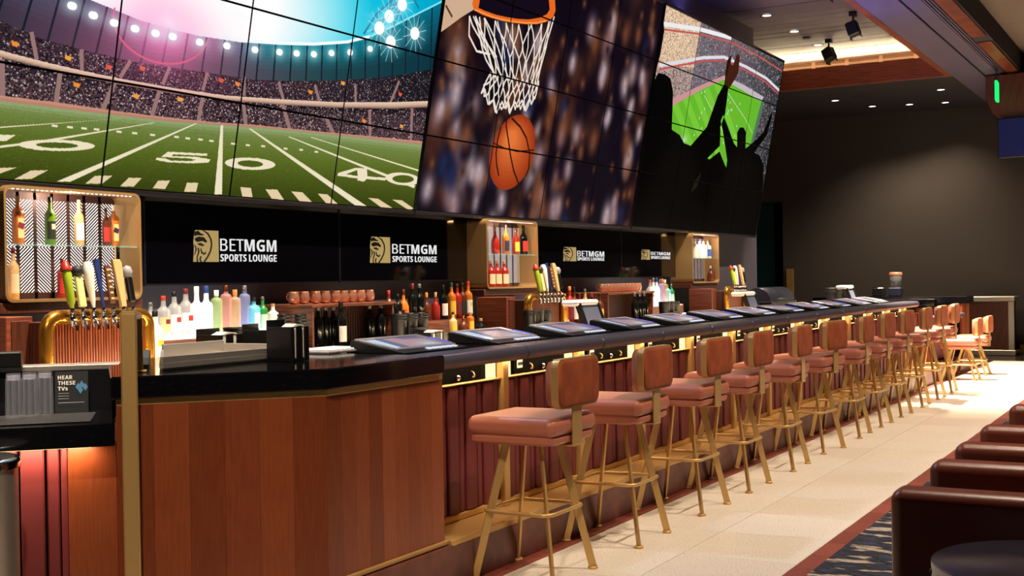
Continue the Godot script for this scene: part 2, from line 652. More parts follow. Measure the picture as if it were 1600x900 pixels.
# ---------------------------------------------------------------- the setting
func room() -> void:
	var fl := struct(Shape.new().span(Vector3(-10, -0.3, -26), Vector3(7, -0.012, 5)), "floor", M.grout, "floor of cream terrazzo between dark red tile borders")
	# cream terrazzo tiles, 0.63 m, with fine joints
	var rng := RandomNumberGenerator.new()
	rng.seed = 11
	var tx := [-3.118, -2.487, -1.853]
	for i in 2:
		var w: float = tx[i + 1] - tx[i] - 0.004
		var me := Shape.new().box(Vector3(w, 0.014, 0.63), 0.001).mesh()
		for k in 38:
			var z := 2.0 - 0.634 * k - 0.317
			if z < -21.9:
				break
			put_mesh(me, "tile", M["terrazzo_%d" % rng.randi_range(0, 2)], fl, Vector3((tx[i] + tx[i + 1]) * 0.5, -0.007, z))
	var bt := Shape.new().box(Vector3(0.109, 0.016, 0.322), 0.0012).mesh()
	var bl := Shape.new().box(Vector3(0.092, 0.016, 0.322), 0.0012).mesh()
	for k in 72:
		var z := 1.8 - 0.3255 * k
		put_mesh(bt, "border_tile", M["red_tile_%d" % rng.randi_range(0, 2)], fl, Vector3(-1.797, -0.007, z))
		if z < -3.9:
			put_mesh(bl, "border_tile", M["red_tile_%d" % rng.randi_range(0, 2)], fl, Vector3(-3.166, -0.007, z))
	var dt := Shape.new().box(Vector3(0.79, 0.014, 0.79), 0.001).mesh()
	for i in 9:
		for k in 4:
			put_mesh(dt, "dark_tile", M.dark_tile, fl, Vector3(-8.0 + i * 0.8, -0.009, -22.13 - k * 0.8))
	put(Shape.new().span(Vector3(-10, -0.012, -22), Vector3(-5.8, -0.002, -17)), "dark_floor", M.dark_tile, fl)
	put(Shape.new().span(Vector3(-5.75, -0.012, -20.4), Vector3(-3.9, -0.002, 5)), "service_floor", M.rubber, fl)
	struct(Shape.new().span(Vector3(-1.742, -0.012, -21.7), Vector3(7, 0.004, 5)), "floor_carpet", M.carpet, "navy carpet with pale cloudy marbling under the armchairs")
	# walls
	struct(Shape.new().span(Vector3(-6.1, 0, -17.35), Vector3(-5.68, 5.3, 5)), "wall_back", M.back_wall, "dark blue grey wall behind the back bar")
	# the far wall, with the tall doorway near its end
	var wf := struct(Shape.new().span(Vector3(-7.375, 0, -24.5), Vector3(7, 5.4, -24.2)), "wall_far", M.grey_wall, "plain dark grey wall beyond the end of the bar")
	put(Shape.new().span(Vector3(-8.3, 2.985, -24.5), Vector3(-7.375, 5.4, -24.2)), "lintel", M.grey_wall, wf)
	put(Shape.new().span(Vector3(-10, 0, -24.5), Vector3(-8.3, 5.4, -24.2)), "wall_piece", M.grey_wall, wf)
	put(Shape.new().span(Vector3(-8.4, 0, -25.6), Vector3(-7.3, 3.0, -25.4)), "passage_wall", M.matt_black, wf)
	var tl := mat("teal_door", rgb(18, 62, 66), 0.4)
	put(Shape.new().span(Vector3(-8.25, 0.01, -24.46), Vector3(-7.62, 2.97, -24.4), 0.004), "door_1", tl, self).set_meta("kind", "structure")
	put(Shape.new().span(Vector3(-2.95, 0.0, -24.2), Vector3(7, 0.16, -24.17), 0.004), "baseboard_far", M.brass_sheet, self).set_meta("kind", "structure")
	put(Shape.new().span(Vector3(-7.30, 0.0, -24.2), Vector3(-7.16, 1.634, -24.15), 0.004), "trim_1", M.brass_sheet, self).set_meta("kind", "structure")
	struct(Shape.new().span(Vector3(-10.3, 0, -26), Vector3(-10, 5.4, -17)), "wall_passage", M.grey_wall)
	struct(Shape.new().span(Vector3(-10.3, 0, -17.3), Vector3(-6.1, 5.4, -17.05)), "wall_passage_end", M.grey_wall)
	struct(Shape.new().span(Vector3(7, 0, -26), Vector3(7.3, 5.4, 5)), "wall_lounge", M.grey_wall)
	struct(Shape.new().span(Vector3(-6.1, 0, 5), Vector3(7.3, 5.4, 5.3)), "wall_near", M.grey_wall)


func down_light(at: Vector3, label: String, group: String, power := 0.0) -> void:
	var t := thing("down_light", label, "downlight", at, 0.0, group)
	put(Shape.new().lathe([Vector2(0.062, -0.006), Vector2(0.085, -0.006), Vector2(0.088, 0.0), Vector2(0.062, 0.0)], 20), "trim_ring", M.soffit_dark, t)
	put(Shape.new().lathe([Vector2(0.0, -0.003), Vector2(0.062, -0.003), Vector2(0.062, 0.0)], 20), "lamp_disc", M.down_light, t)
	if power > 0.0:
		spot("down_light_beam", at + Vector3(0, -0.03, 0), at + Vector3(0, -3, 0), Color(1.0, 0.9, 0.76), power, 56.0, 0.05)


func spot_head(at: Vector3, aim: Vector3, label: String) -> void:
	var t := thing("ceiling_spotlight", label, "spotlight", at, 0.0, "black spotlight heads hung in the tray ceiling")
	var d := (aim - at).normalized()
	put(Shape.new().span(Vector3(-0.05, 0.17, -0.05), Vector3(0.05, 0.24, 0.05), 0.01), "mount", M.lamp_black, t)
	put(Shape.new().span(Vector3(-0.012, 0.02, -0.012), Vector3(0.012, 0.18, 0.012)), "stem", M.lamp_black, t)
	var b := Basis.looking_at(d, Vector3.UP)
	put(Shape.new().box(Vector3(0.16, 0.16, 0.2), 0.02, Transform3D(b, Vector3.ZERO)), "head", M.lamp_black, t)
	var barn := Shape.new()
	for s in [-1.0, 1.0]:
		barn.box(Vector3(0.12, 0.006, 0.05), 0.0, Transform3D(b * Basis(Vector3.RIGHT, s * 0.2), b * Vector3(0, s * 0.068, -0.118)))
	put(barn, "barn_door", M.lamp_black, t)


func ceilings() -> void:
	# the tray over the bar: planks run across it, wood fascia round it
	var tray := struct(Shape.new().span(Vector3(-10.3, 5.14, -26), Vector3(-3.3, 5.4, 5)), "ceiling_tray", M.soffit_dark, "tray ceiling of dark wood planks over the bar")
	var rng := RandomNumberGenerator.new()
	rng.seed = 5
	var pm := Shape.new().box(Vector3(3.3, 0.03, 0.29), 0.004).mesh()
	for k in 44:
		var z := -20.4 + 0.3 * k
		put_mesh(pm, "plank", M["ceiling_plank_%d" % rng.randi_range(0, 2)], tray, Vector3(-5.1, 5.115 + rng.randf_range(-0.004, 0.004), z))
	put(Shape.new().span(Vector3(-7.0, 5.09, -7.4), Vector3(-3.45, 5.15, 5)), "near_boards", M.ceiling_plank_1, tray)
	# far end of the tray: wood fascia, then the air grille above it with the cove lamp between
	var fas := struct(Shape.new().span(Vector3(-6.9, 4.6, -20.32), Vector3(-3.414, 4.925, -20.2), 0.004), "trim_2", M.fascia_wood, "reddish wood fascia across the end of the tray ceiling")
	put(Shape.new().span(Vector3(-6.9, 4.86, -20.62), Vector3(-3.414, 4.88, -20.3)), "cove_floor", M.cream_paint, fas)
	var gr := thing("air_grille", "cream slotted air grille above the wood fascia of the tray", "grille", Vector3(-5.15, 4.93, -20.6))
	put(Shape.new().span(Vector3(-1.7, -0.06, -0.02), Vector3(1.75, 0.2, 0.0)), "backing", M.soffit_dark, gr)
	put(Shape.new().span(Vector3(-1.7, 0.08, 0.0), Vector3(1.75, 0.1, 0.03), 0.002), "rail", M.cream_paint, gr)
	put(Shape.new().span(Vector3(-1.7, 0.165, 0.0), Vector3(1.75, 0.2, 0.03), 0.002), "rail", M.cream_paint, gr)
	put(Shape.new().span(Vector3(-1.7, -0.06, 0.0), Vector3(1.75, 0.03, 0.03), 0.002), "rail", M.cream_paint, gr)
	for k in 7:
		put(Shape.new().span(Vector3(-1.7 + k * 0.56, -0.06, 0.0), Vector3(-1.64 + k * 0.56, 0.2, 0.028), 0.002), "divider", M.cream_paint, gr)
	var slat := Shape.new().box(Vector3(3.44, 0.006, 0.024)).mesh()
	for k in 8:
		put_mesh(slat, "slat", M.cream_paint, gr, Vector3(0.02, 0.038 + k * 0.017 + (0.02 if k > 2 else 0.0), 0.012))
	var cl := thing("cove_light", "warm strip lamp lying in the cove behind the wood fascia", "strip light", Vector3(-5.15, 4.885, -20.42))
	put(Shape.new().span(Vector3(-1.7, -0.004, -0.02), Vector3(1.7, 0.012, 0.02), 0.003), "lamp_strip", M.cove_glow, cl)
	area("cove_beam", Vector3(-5.15, 4.905, -20.42), Vector3(0, 0.55, 1.0), Vector2(3.4, 0.05), Color(1.0, 0.9, 0.72), 10.0)
	# soffit beside the tray: wood edge, a wide purple band, a groove, a narrow band and stepped mouldings
	struct(Shape.new().span(Vector3(-3.512, 4.6, -20.3), Vector3(-3.414, 5.2, 5), 0.004), "trim_3", M.fascia_wood, "reddish wood edge along the tray ceiling")
	struct(Shape.new().span(Vector3(-3.414, 4.602, -24.2), Vector3(-2.985, 5.3, 5)), "ceiling_soffit", M.soffit, "purple grey soffit band beside the tray ceiling")
	struct(Shape.new().span(Vector3(-2.955, 4.602, -20.9), Vector3(-2.76, 5.3, 5)), "ceiling_band", M.soffit)
	struct(Shape.new().span(Vector3(-2.985, 4.65, -24.2), Vector3(-2.45, 5.3, 5)), "ceiling_core", M.soffit_dark)
	for k in 3:
		put(Shape.new().span(Vector3(-2.758 + k * 0.028, 4.606 + k * 0.012, -20.9), Vector3(-2.736 + k * 0.028, 4.7, 5), 0.003), "trim_moulding", M.soffit, self).set_meta("kind", "structure")
	# far soffit, with its downlights
	struct(Shape.new().span(Vector3(-10.3, 4.602, -26), Vector3(-3.414, 5.3, -20.62)), "ceiling_far", M.soffit_dark, "dark lowered ceiling in front of the far wall")
	struct(Shape.new().span(Vector3(-6.9, 4.6, -20.62), Vector3(-3.414, 4.86, -20.32)), "ceiling_far_edge", M.soffit_dark)
	# wood beams along the lounge side, with a gap between two lengths
	var b1 := thing("ceiling_beam", "wood clad ceiling beam between the soffit and the lounge ceiling", "beam", Vector3(-2.57, 4.62, 0), 0.0, "wood clad beams beside the lounge ceiling")
	put(Shape.new().span(Vector3(-0.09, 0.0, -17.25), Vector3(0.1, 0.36, 5.0), 0.006), "cladding", M.fascia_wood, b1)
	var b2 := thing("ceiling_beam", "wood clad ceiling beam between the soffit and the lounge ceiling", "beam", Vector3(-2.57, 4.62, 0), 0.0, "wood clad beams beside the lounge ceiling")
	put(Shape.new().span(Vector3(-0.09, 0.0, -21.0), Vector3(0.1, 0.36, -17.75), 0.006), "cladding", M.fascia_wood, b2)
	var lc := struct(Shape.new().span(Vector3(-2.45, 4.98, -26), Vector3(7.3, 5.4, 5)), "ceiling_lounge", M.soffit_dark, "grey brown panelled ceiling over the lounge")
	var panel := Shape.new().box(Vector3(1.19, 0.02, 1.79), 0.004).mesh()
	for i in 5:
		for k in 12:
			put_mesh(panel, "ceiling_panel", M.lounge_ceiling, lc, Vector3(-1.86 + i * 1.2, 4.975, -1.2 - k * 1.8))
	# bulkhead and blue lit screen hung beyond the lounge
	var bh := thing("bulkhead", "dark wood clad bulkhead with a rounded corner above a blue screen", "bulkhead", Vector3(-2.95, 3.9, -20.5))
	var outline := PackedVector2Array([Vector2(0.12, 0), Vector2(3, 0), Vector2(3, 1.2), Vector2(0, 1.2), Vector2(0, 0.12), Vector2(0.035, 0.035)])
	put(Shape.new().prism(PackedVector2Array([Vector2(0, 0.3), Vector2(0.1, 0.08), Vector2(0.3, 0), Vector2(3, 0), Vector2(3, 0.69), Vector2(0, 0.69)]), 0.0, -0.8, Transform3D(), 0.01), "wood_body", M.dark_wood, bh)
	outline.clear()
	var sb := thing("blue_display", "dark blue lit display hanging under the wood bulkhead", "display", Vector3(-2.78, 3.28, -20.45))
	put(Shape.new().span(Vector3(0, 0, -0.12), Vector3(2.4, 0.62, 0.0), 0.006), "case", M.frame_black, sb)
	var bg := glow("blue_glow", rgb(18, 34, 104), 0.3)
	put(Shape.new().span(Vector3(0.02, 0.02, 0.0), Vector3(2.38, 0.6, 0.004)), "display_face", bg, sb)
	# exit sign
	var ex := thing("exit_sign", "green lit sign hanging from the soffit edge before the bulkhead", "sign", Vector3(-2.72, 4.11, -20.0), PI / 2 + 0.06)
	put(Shape.new().span(Vector3(-0.16, 0.0, -0.02), Vector3(0.16, 0.3, 0.02), 0.004), "sign_face", M.green_glow, ex)
	put(Shape.new().span(Vector3(-0.17, 0.3, -0.03), Vector3(0.17, 0.34, 0.03), 0.004), "bracket", M.soffit_dark, ex)
	put(Shape.new().span(Vector3(-0.01, 0.34, -0.01), Vector3(0.01, 0.52, 0.01)), "hanger", M.soffit_dark, ex)
	# lamps that show
	for p in [[1198, 24], [1241, 49], [1278, 70]]:
		var q := on_y(p[0], p[1], 5.095)
		down_light(q, "small round downlight set in the plank ceiling of the tray", "downlights in the plank ceiling", 3.0)
	for p in [[1305, 157], [1363, 166], [1421, 163], [1477, 160], [1470, 140]]:
		var q := on_y(p[0], p[1], 4.6)
		down_light(q, "small round downlight in the dark ceiling before the far wall", "downlights before the far wall", 4.0)
	var sp := thing("ceiling_speaker", "flat round speaker grille in the dark ceiling before the far wall", "speaker", on_y(1345, 152, 4.6))
	put(Shape.new().lathe([Vector2(0.0, -0.012), Vector2(0.2, -0.012), Vector2(0.22, 0.0)], 28), "grille_disc", M.soffit_dark, sp)
	spot_head(Vector3(-4.15, 4.87, -17.0), Vector3(-2.75, 0.3, -17.0), "black spotlight head hung in the tray ceiling beside the purple soffit")
	spot_head(Vector3(-4.95, 4.87, -18.75), Vector3(-3.2, 0.6, -18.2), "black spotlight head hung low before the glowing cove")
	for z in SPOT_Z:
		if z > -14.7:
			spot_head(Vector3(-3.78, 4.9, z), Vector3(-2.5, 0.3, z), "black spotlight head hung in the tray ceiling along the edge of the bar aisle")
	var det := thing("smoke_detector", "small dark disc on the plank ceiling between downlights", "detector", on_y(1260, 58, 5.097))
	put(Shape.new().lathe([Vector2(0.0, -0.03), Vector2(0.05, -0.028), Vector2(0.06, 0.0)], 16), "cover", M.lamp_black, det)


# ---------------------------------------------------------------- the bar
const PITCHZ := 0.962
const BAR_END := -17.35


func bar() -> void:
	# dark core, kick, brass foot ledge
	var body := thing("bar_counter", "long bar front with red leather slats, brass posts and brass foot ledge", "bar counter", Vector3(0, 0, 0))
	put(Shape.new().span(Vector3(-3.95, 0.0, -17.5), Vector3(-3.475, 1.05, -5.05)), "core", M.matt_black, body)
	put(Shape.new().span(Vector3(-3.47, 0.0, -17.5), Vector3(-3.215, 0.2, -5.05)), "kick_panel", M.kick_panel, body)
	var le := Shape.new().span(Vector3(-3.46, 0.2, -17.5), Vector3(-3.211, 0.233, -5.05), 0.004)
	put(le, "foot_ledge", M.brass_sheet, body)
	put(Shape.new().span(Vector3(-3.475, 0.233, -17.5), Vector3(-3.44, 0.27, -5.05), 0.006), "ledge_upstand", M.brass_sheet, body)
	put(Shape.new().span(Vector3(-3.475, 0.948, -17.5), Vector3(-3.43, 0.958, -5.05), 0.003), "brass_rail", M.brass, body)
	var wide := Shape.new().box(Vector3(0.03, 0.668, 0.098), 0.007).mesh()
	var slim := Shape.new().box(Vector3(0.02, 0.668, 0.05), 0.006).mesh()
	var postm := Shape.new().box(Vector3(0.05, 0.82, 0.06), 0.005).mesh()
	var lamp := Shape.new().box(Vector3(0.008, 0.094, 0.098), 0.0).mesh()
	var plate := Shape.new().box(Vector3(0.006, 0.05, 0.062), 0.002).mesh()
	var socket := Shape.new().box(Vector3(0.004, 0.018, 0.024), 0.001).mesh()
	var hook := Shape.new().tube([Vector3(0, 0.015, 0), Vector3(0.013, 0.01, 0), Vector3(0.02, -0.003, 0), Vector3(0.019, -0.014, 0), Vector3(0.012, -0.018, 0), Vector3(0.008, -0.012, 0)], 0.0038, 6).mesh()
	var panel := Shape.new().box(Vector3(0.006, 0.088, 0.6), 0.002).mesh()
	for k in 13:
		var z0 := -5.03 - PITCHZ * k
		if z0 < -17.0:
			break
		var n := 0
		for j in 5:
			var z := z0 - 0.056 - j * 0.181
			put_mesh(wide, "slat", M.red_leather, body, Vector3(-3.452, 0.607, z))
			put_mesh(slim, "slat", M.red_leather, body, Vector3(-3.458, 0.607, z - 0.094))
			n += 1
		if k == 12:
			break
		var pz := z0 - 0.94
		put_mesh(postm, "post", M.brass, body, Vector3(-3.44, 0.643, pz))
		var lb := put_mesh(lamp, "light_box", M.warm_glow, body, Vector3(-3.468, 1.004, pz + 0.085))
		lb.set_meta("label", "glowing warm box beside a brass post")
		put_mesh(lamp, "light_box", M.warm_glow, body, Vector3(-3.468, 1.004, pz - 0.085)).set_meta("label", "glowing warm box beside a brass post")
		put_mesh(panel, "socket_panel", M.socket_black, body, Vector3(-3.468, 1.004, z0 - 0.45))
		var pl := put_mesh(plate, "outlet_plate", M.white_plastic, body, Vector3(-3.462, 1.015, pz - 0.24))
		for s in [-1.0, 1.0]:
			put_mesh(socket, "outlet", M.rubber, pl, Vector3(0.004, 0.0, s * 0.014))
		put_mesh(hook, "purse_hook", M.brass, body, Vector3(-3.462, 0.995, pz - 0.36))
		put_mesh(hook, "purse_hook", M.brass, body, Vector3(-3.462, 0.995, pz + 0.3))
		var kb := Shape.new().lathe([Vector2(0.0, 0.0), Vector2(0.014, 0.002), Vector2(0.016, 0.014), Vector2(0.008, 0.022), Vector2(0.0, 0.024)], 10, Transform3D(Basis(Vector3.BACK, -PI / 2), Vector3.ZERO))
		put(kb, "knob", M.chrome, body, Vector3(-3.464, 0.985, pz + 0.45))
	# strip lamp under the arm rest, shining down the red front
	var strip := thing("counter_strip_light", "warm strip lamp hidden under the padded arm rest of the bar", "strip light", Vector3(-3.405, 1.053, -11.15))
	for k in 4:
		put(Shape.new().span(Vector3(-0.01, 0.0, -6.1 + k * 3.06), Vector3(0.01, 0.008, -6.1 + k * 3.06 + 3.03)), "lamp_strip", M.warm_glow, strip)
		area("counter_strip_beam", Vector3(-3.405, 1.05, -11.15 - 4.58 + k * 3.06), Vector3(-0.05, -1, 0), Vector2(0.02, 3.0), Color(1.0, 0.84, 0.66), 0.75, Vector3.FORWARD)
	var rear := thing("rear_strip_light", "warm strip lamp under the rear edge of the granite bar top", "strip light", Vector3(-4.063, 1.036, -11.2))
	for k in 4:
		put(Shape.new().span(Vector3(0.0, -0.008, -6.1 + k * 3.06), Vector3(0.006, 0.012, -6.1 + k * 3.06 + 3.03)), "lamp_strip", M.warm_glow, rear)
	# padded arm rest in lengths of one stool each
	var prof := PackedVector2Array()
	for i in 9:
		var a := -PI / 2 + PI * i / 8.0
		prof.append(Vector2(-3.262 + cos(a) * 0.045, 1.102 + sin(a) * 0.038))
	prof.append(Vector2(-3.42, 1.14))
	prof.append(Vector2(-3.42, 1.064))
	var len := PITCHZ - 0.012
	var tp := Transform3D(Basis(), Vector3.ZERO)
	var am := Shape.new().prism(prof, len * 0.5, -len * 0.5, tp, 0.008, true).mesh()
	for k in 12:
		var zc := -5.887 + PITCHZ * 0.5 - PITCHZ * k
		var ar := put_mesh(am, "arm_rest", M.bolster, self, Vector3(0, 0, zc))
		tag(ar, "dark padded arm rest length along the bar edge", "arm rest", "padded arm rest lengths along the bar")
	# stone top behind the arm rest
	var top := put(Shape.new().span(Vector3(-4.05, 1.05, -17.5), Vector3(-3.421, 1.13, -5.02), 0.006), "granite_slab", M.granite, self)
	tag(top, "polished black granite top of the long bar, holding the game terminals", "bar top")
	# far end: blue grey end block, lowered counter, return with wood end
	var endb := thing("bar_end_block", "grey stone block closing the end of the high bar", "counter end", Vector3(-3.5, 0, -17.63))
	put(Shape.new().span(Vector3(-0.5, 1.02, -0.08), Vector3(0.28, 1.145, 0.1), 0.008), "stone_cap", M.granite, endb)
	put(Shape.new().span(Vector3(-0.45, 0.0, -0.04), Vector3(0.2, 1.02, 0.04), 0.004), "wood_panel", M.veneer_1, endb)
	var low := thing("low_counter", "lowered counter with its own padded edge beyond the high bar", "counter", Vector3(0, 0, 0))
	put(Shape.new().span(Vector3(-3.95, 0.0, -19.93), Vector3(-3.46, 0.80, -17.72)), "core", M.matt_black, low)
	put(Shape.new().span(Vector3(-3.46, 0.0, -19.93), Vector3(-3.215, 0.2, -17.72)), "kick_panel", M.kick_panel, low)
	var sl := Shape.new().box(Vector3(0.03, 0.56, 0.1), 0.007).mesh()
	for k in 18:
		put_mesh(sl, "slat", M.red_leather, low, Vector3(-3.445, 0.5, -17.78 - k * 0.12))
	put(Shape.new().span(Vector3(-4.05, 0.8, -19.93), Vector3(-3.42, 0.88, -17.72), 0.005), "stone_top", M.granite, low)
	var prof2 := PackedVector2Array()
	for q in prof:
		prof2.append(q - Vector2(0, 0.25))
	put(Shape.new().prism(prof2, -17.72, -19.95, Transform3D(), 0.008, true), "padded_edge", M.bolster, low)
	var lb2 := put(Shape.new().box(Vector3(0.008, 0.06, 0.5)), "light_box", M.warm_glow, low, Vector3(-3.44, 0.78, -19.2))
	lb2.set_meta("label", "glowing warm box under the lowered counter")
	var ret := thing("bar_return", "wood panelled return with a stone top closing the far end of the bar", "bar counter", Vector3(0, 0, 0))
	put(Shape.new().span(Vector3(-5.6, 0.0, -20.6), Vector3(-3.3, 1.02, -19.97)), "core", M.frame_black, ret)
	for k in 3:
		put(Shape.new().span(Vector3(-3.3, 0.0, -20.18 - k * 0.21), Vector3(-3.262, 1.02, -19.972 - k * 0.21), 0.004), "plank", M["veneer_%d" % k], ret)
	put(Shape.new().span(Vector3(-5.6, 1.02, -20.66), Vector3(-3.2, 1.135, -19.96), 0.008), "stone_top", M.granite, ret)


func bar_end() -> void:
	# the near end: veneered front, one facet straight and one at 45 degrees, brass strips and a stone top
	var e := thing("bar_end_cabinet", "veneered near end of the bar with a slanted facet and black stone top", "bar counter", Vector3.ZERO)
	var rng := RandomNumberGenerator.new()
	rng.seed = 3
	var A := Vector2(-3.245, -5.04)
	var B := Vector2(-3.245, -4.13)
	var C := Vector2(-3.80, -3.49)
	put(Shape.new().prism(PackedVector2Array([Vector2(-3.28, 5.03), Vector2(-3.28, 4.15), Vector2(-3.81, 3.55), Vector2(-4.25, 3.95), Vector2(-4.58, 4.35), Vector2(-4.58, 5.03)]), 0.0, 1.045, Transform3D(Basis(Vector3.RIGHT, -PI / 2), Vector3.ZERO)), "core", M.matt_black, e)
	for f in [[A, B, 9], [B, C, 6]]:
		var p: Vector2 = f[0]
		var q: Vector2 = f[1]
		var n: int = f[2]
		var d := (q - p) / n
		var dirv := Vector3(d.x, 0, d.y).normalized()
		var outv := Vector3(-dirv.z, 0, dirv.x)
		if outv.x < 0:
			outv = -outv
		var bas := Basis(dirv, Vector3.UP, dirv.cross(Vector3.UP))
		for i in n:
			var c := p + d * (i + 0.5)
			put(Shape.new().box(Vector3(d.length() - 0.0004, 0.794, 0.035), 0.0006, Transform3D(bas, Vector3(c.x, 0.63, c.y) - outv * 0.0175)), "plank", M["veneer_%d" % [2, 0, 3, 0, 2, 1, 0, 3, 1][i] if n == 9 else "veneer_%d" % [1, 0, 3, 1, 0, 1][i]], e)
		var m := (p + q) * 0.5
		put(Shape.new().box(Vector3((q - p).length(), 0.03, 0.03), 0.003, Transform3D(bas, Vector3(m.x, 1.036, m.y) - outv * 0.012)), "brass_strip", M.brass, e)
		put(Shape.new().box(Vector3((q - p).length() + 0.02, 0.022, 0.05), 0.003, Transform3D(bas, Vector3(m.x, 0.222, m.y) - outv * 0.012)), "brass_foot", M.brass, e)
		put(Shape.new().box(Vector3((q - p).length() + 0.02, 0.21, 0.03), 0.003, Transform3D(bas, Vector3(m.x, 0.105, m.y) + outv * 0.03)), "kick_panel", M.kick_panel, e)
	var po := PackedVector2Array([Vector2(-3.215, 5.015), Vector2(-3.215, 4.115), Vector2(-3.79, 3.455), Vector2(-4.30, 3.91), Vector2(-4.62, 4.3), Vector2(-4.62, 5.015)])
	var st := put(Shape.new().prism(po, 1.05, 1.14, Transform3D(Basis(Vector3.RIGHT, -PI / 2), Vector3.ZERO), 0.006), "granite_corner_slab", M.granite, self)
	tag(st, "black granite slab with a slanted corner over the veneered bar end", "bar top")
	# the brass hoop that guards the service station
	var hoop := thing("brass_hoop_rail", "tall square brass hoop straddling the slanted corner of the bar", "rail", Vector3.ZERO)
	var a := Vector3(-3.6955, 0, -3.465)
	var dn := Vector3(-0.67, 0, -0.74).normalized()
	var b := a + dn * 0.3
	var w := Vector3(dn.z, 0, -dn.x)
	put(Shape.new().bar(a, a + Vector3(0, 1.395, 0), 0.062, 0.034, w, 0.006), "post", M.brass, hoop)
	put(Shape.new().bar(b + Vector3(0, 1.141, 0), b + Vector3(0, 1.38, 0), 0.062, 0.034, w, 0.006), "rear_post", M.brass, hoop)
	put(Shape.new().bar(a + Vector3(0, 1.39, 0) - dn * 0.012, b + Vector3(0, 1.375, 0) + dn * 0.012, 0.062, 0.03, w, 0.008), "top_bar", M.brass, hoop)
	put(Shape.new().bar(b + Vector3(0, 1.141, 0), b + Vector3(0, 1.149, 0), 0.09, 0.07, w, 0.002), "foot_plate", M.brass, hoop)
	# lower service counter beyond the corner
	var F := Vector3(-3.99, 0, -3.655)
	var d := Vector3(-0.7071, 0, 0.7071)
	var back := Vector3(-0.7071, 0, -0.7071)
	var bas2 := Basis(d, Vector3.UP, -back)
	var lc := thing("service_counter", "low black stone service counter with red leather slats below", "counter", F, 0.0)
	put(Shape.new().box(Vector3(1.6, 0.1, 0.56), 0.006, Transform3D(bas2, d * 0.8 + back * 0.28 + Vector3(0, 0.88, 0))), "stone_top", M.granite, lc)
	put(Shape.new().box(Vector3(1.6, 0.27, 0.04), 0.003, Transform3D(bas2, d * 0.8 + back * 0.6 + Vector3(0, 0.985, 0))), "back_panel", M.frame_black, lc)
	put(Shape.new().box(Vector3(1.6, 0.025, 0.16), 0.003, Transform3D(bas2, d * 0.8 + back * 0.66 + Vector3(0, 1.13, 0))), "steel_edge", M.steel, lc)
	put(Shape.new().box(Vector3(1.6, 0.83, 0.3), 0.0, Transform3D(bas2, d * 0.8 + back * 0.36 + Vector3(0, 0.415, 0))), "core", M.matt_black, lc)
	put(Shape.new().box(Vector3(0.2, 0.83, 0.03), 0.003, Transform3D(bas2, d * 0.1 + back * 0.17 + Vector3(0, 0.415, 0))), "wood_panel", M.veneer_0, lc)
	for k in 8:
		var ww: float = [0.03, 0.05, 0.095, 0.05, 0.095, 0.05, 0.095, 0.05][k]
		var s: float = [0.215, 0.262, 0.345, 0.43, 0.515, 0.6, 0.685, 0.77][k]
		put(Shape.new().box(Vector3(ww, 0.83, 0.03), 0.006, Transform3D(bas2, d * s + back * (0.19 if k % 2 == 1 else 0.18) + Vector3(0, 0.415, 0))), "slat", M.red_leather, lc)
	var ls := thing("service_strip_light", "warm strip lamp tucked under the low service counter", "strip light", F + d * 0.55 + back * 0.1 + Vector3(0, 0.822, 0))
	put(Shape.new().box(Vector3(0.9, 0.008, 0.016), 0.0, Transform3D(bas2, Vector3.ZERO)), "lamp_strip", M.warm_glow, ls)
	area("service_strip_beam", F + d * 0.55 + back * 0.1 + Vector3(0, 0.814, 0), Vector3(-0.3, -1, -0.3), Vector2(0.9, 0.02), Color(1.0, 0.84, 0.68), 0.6, d.cross(Vector3.UP))


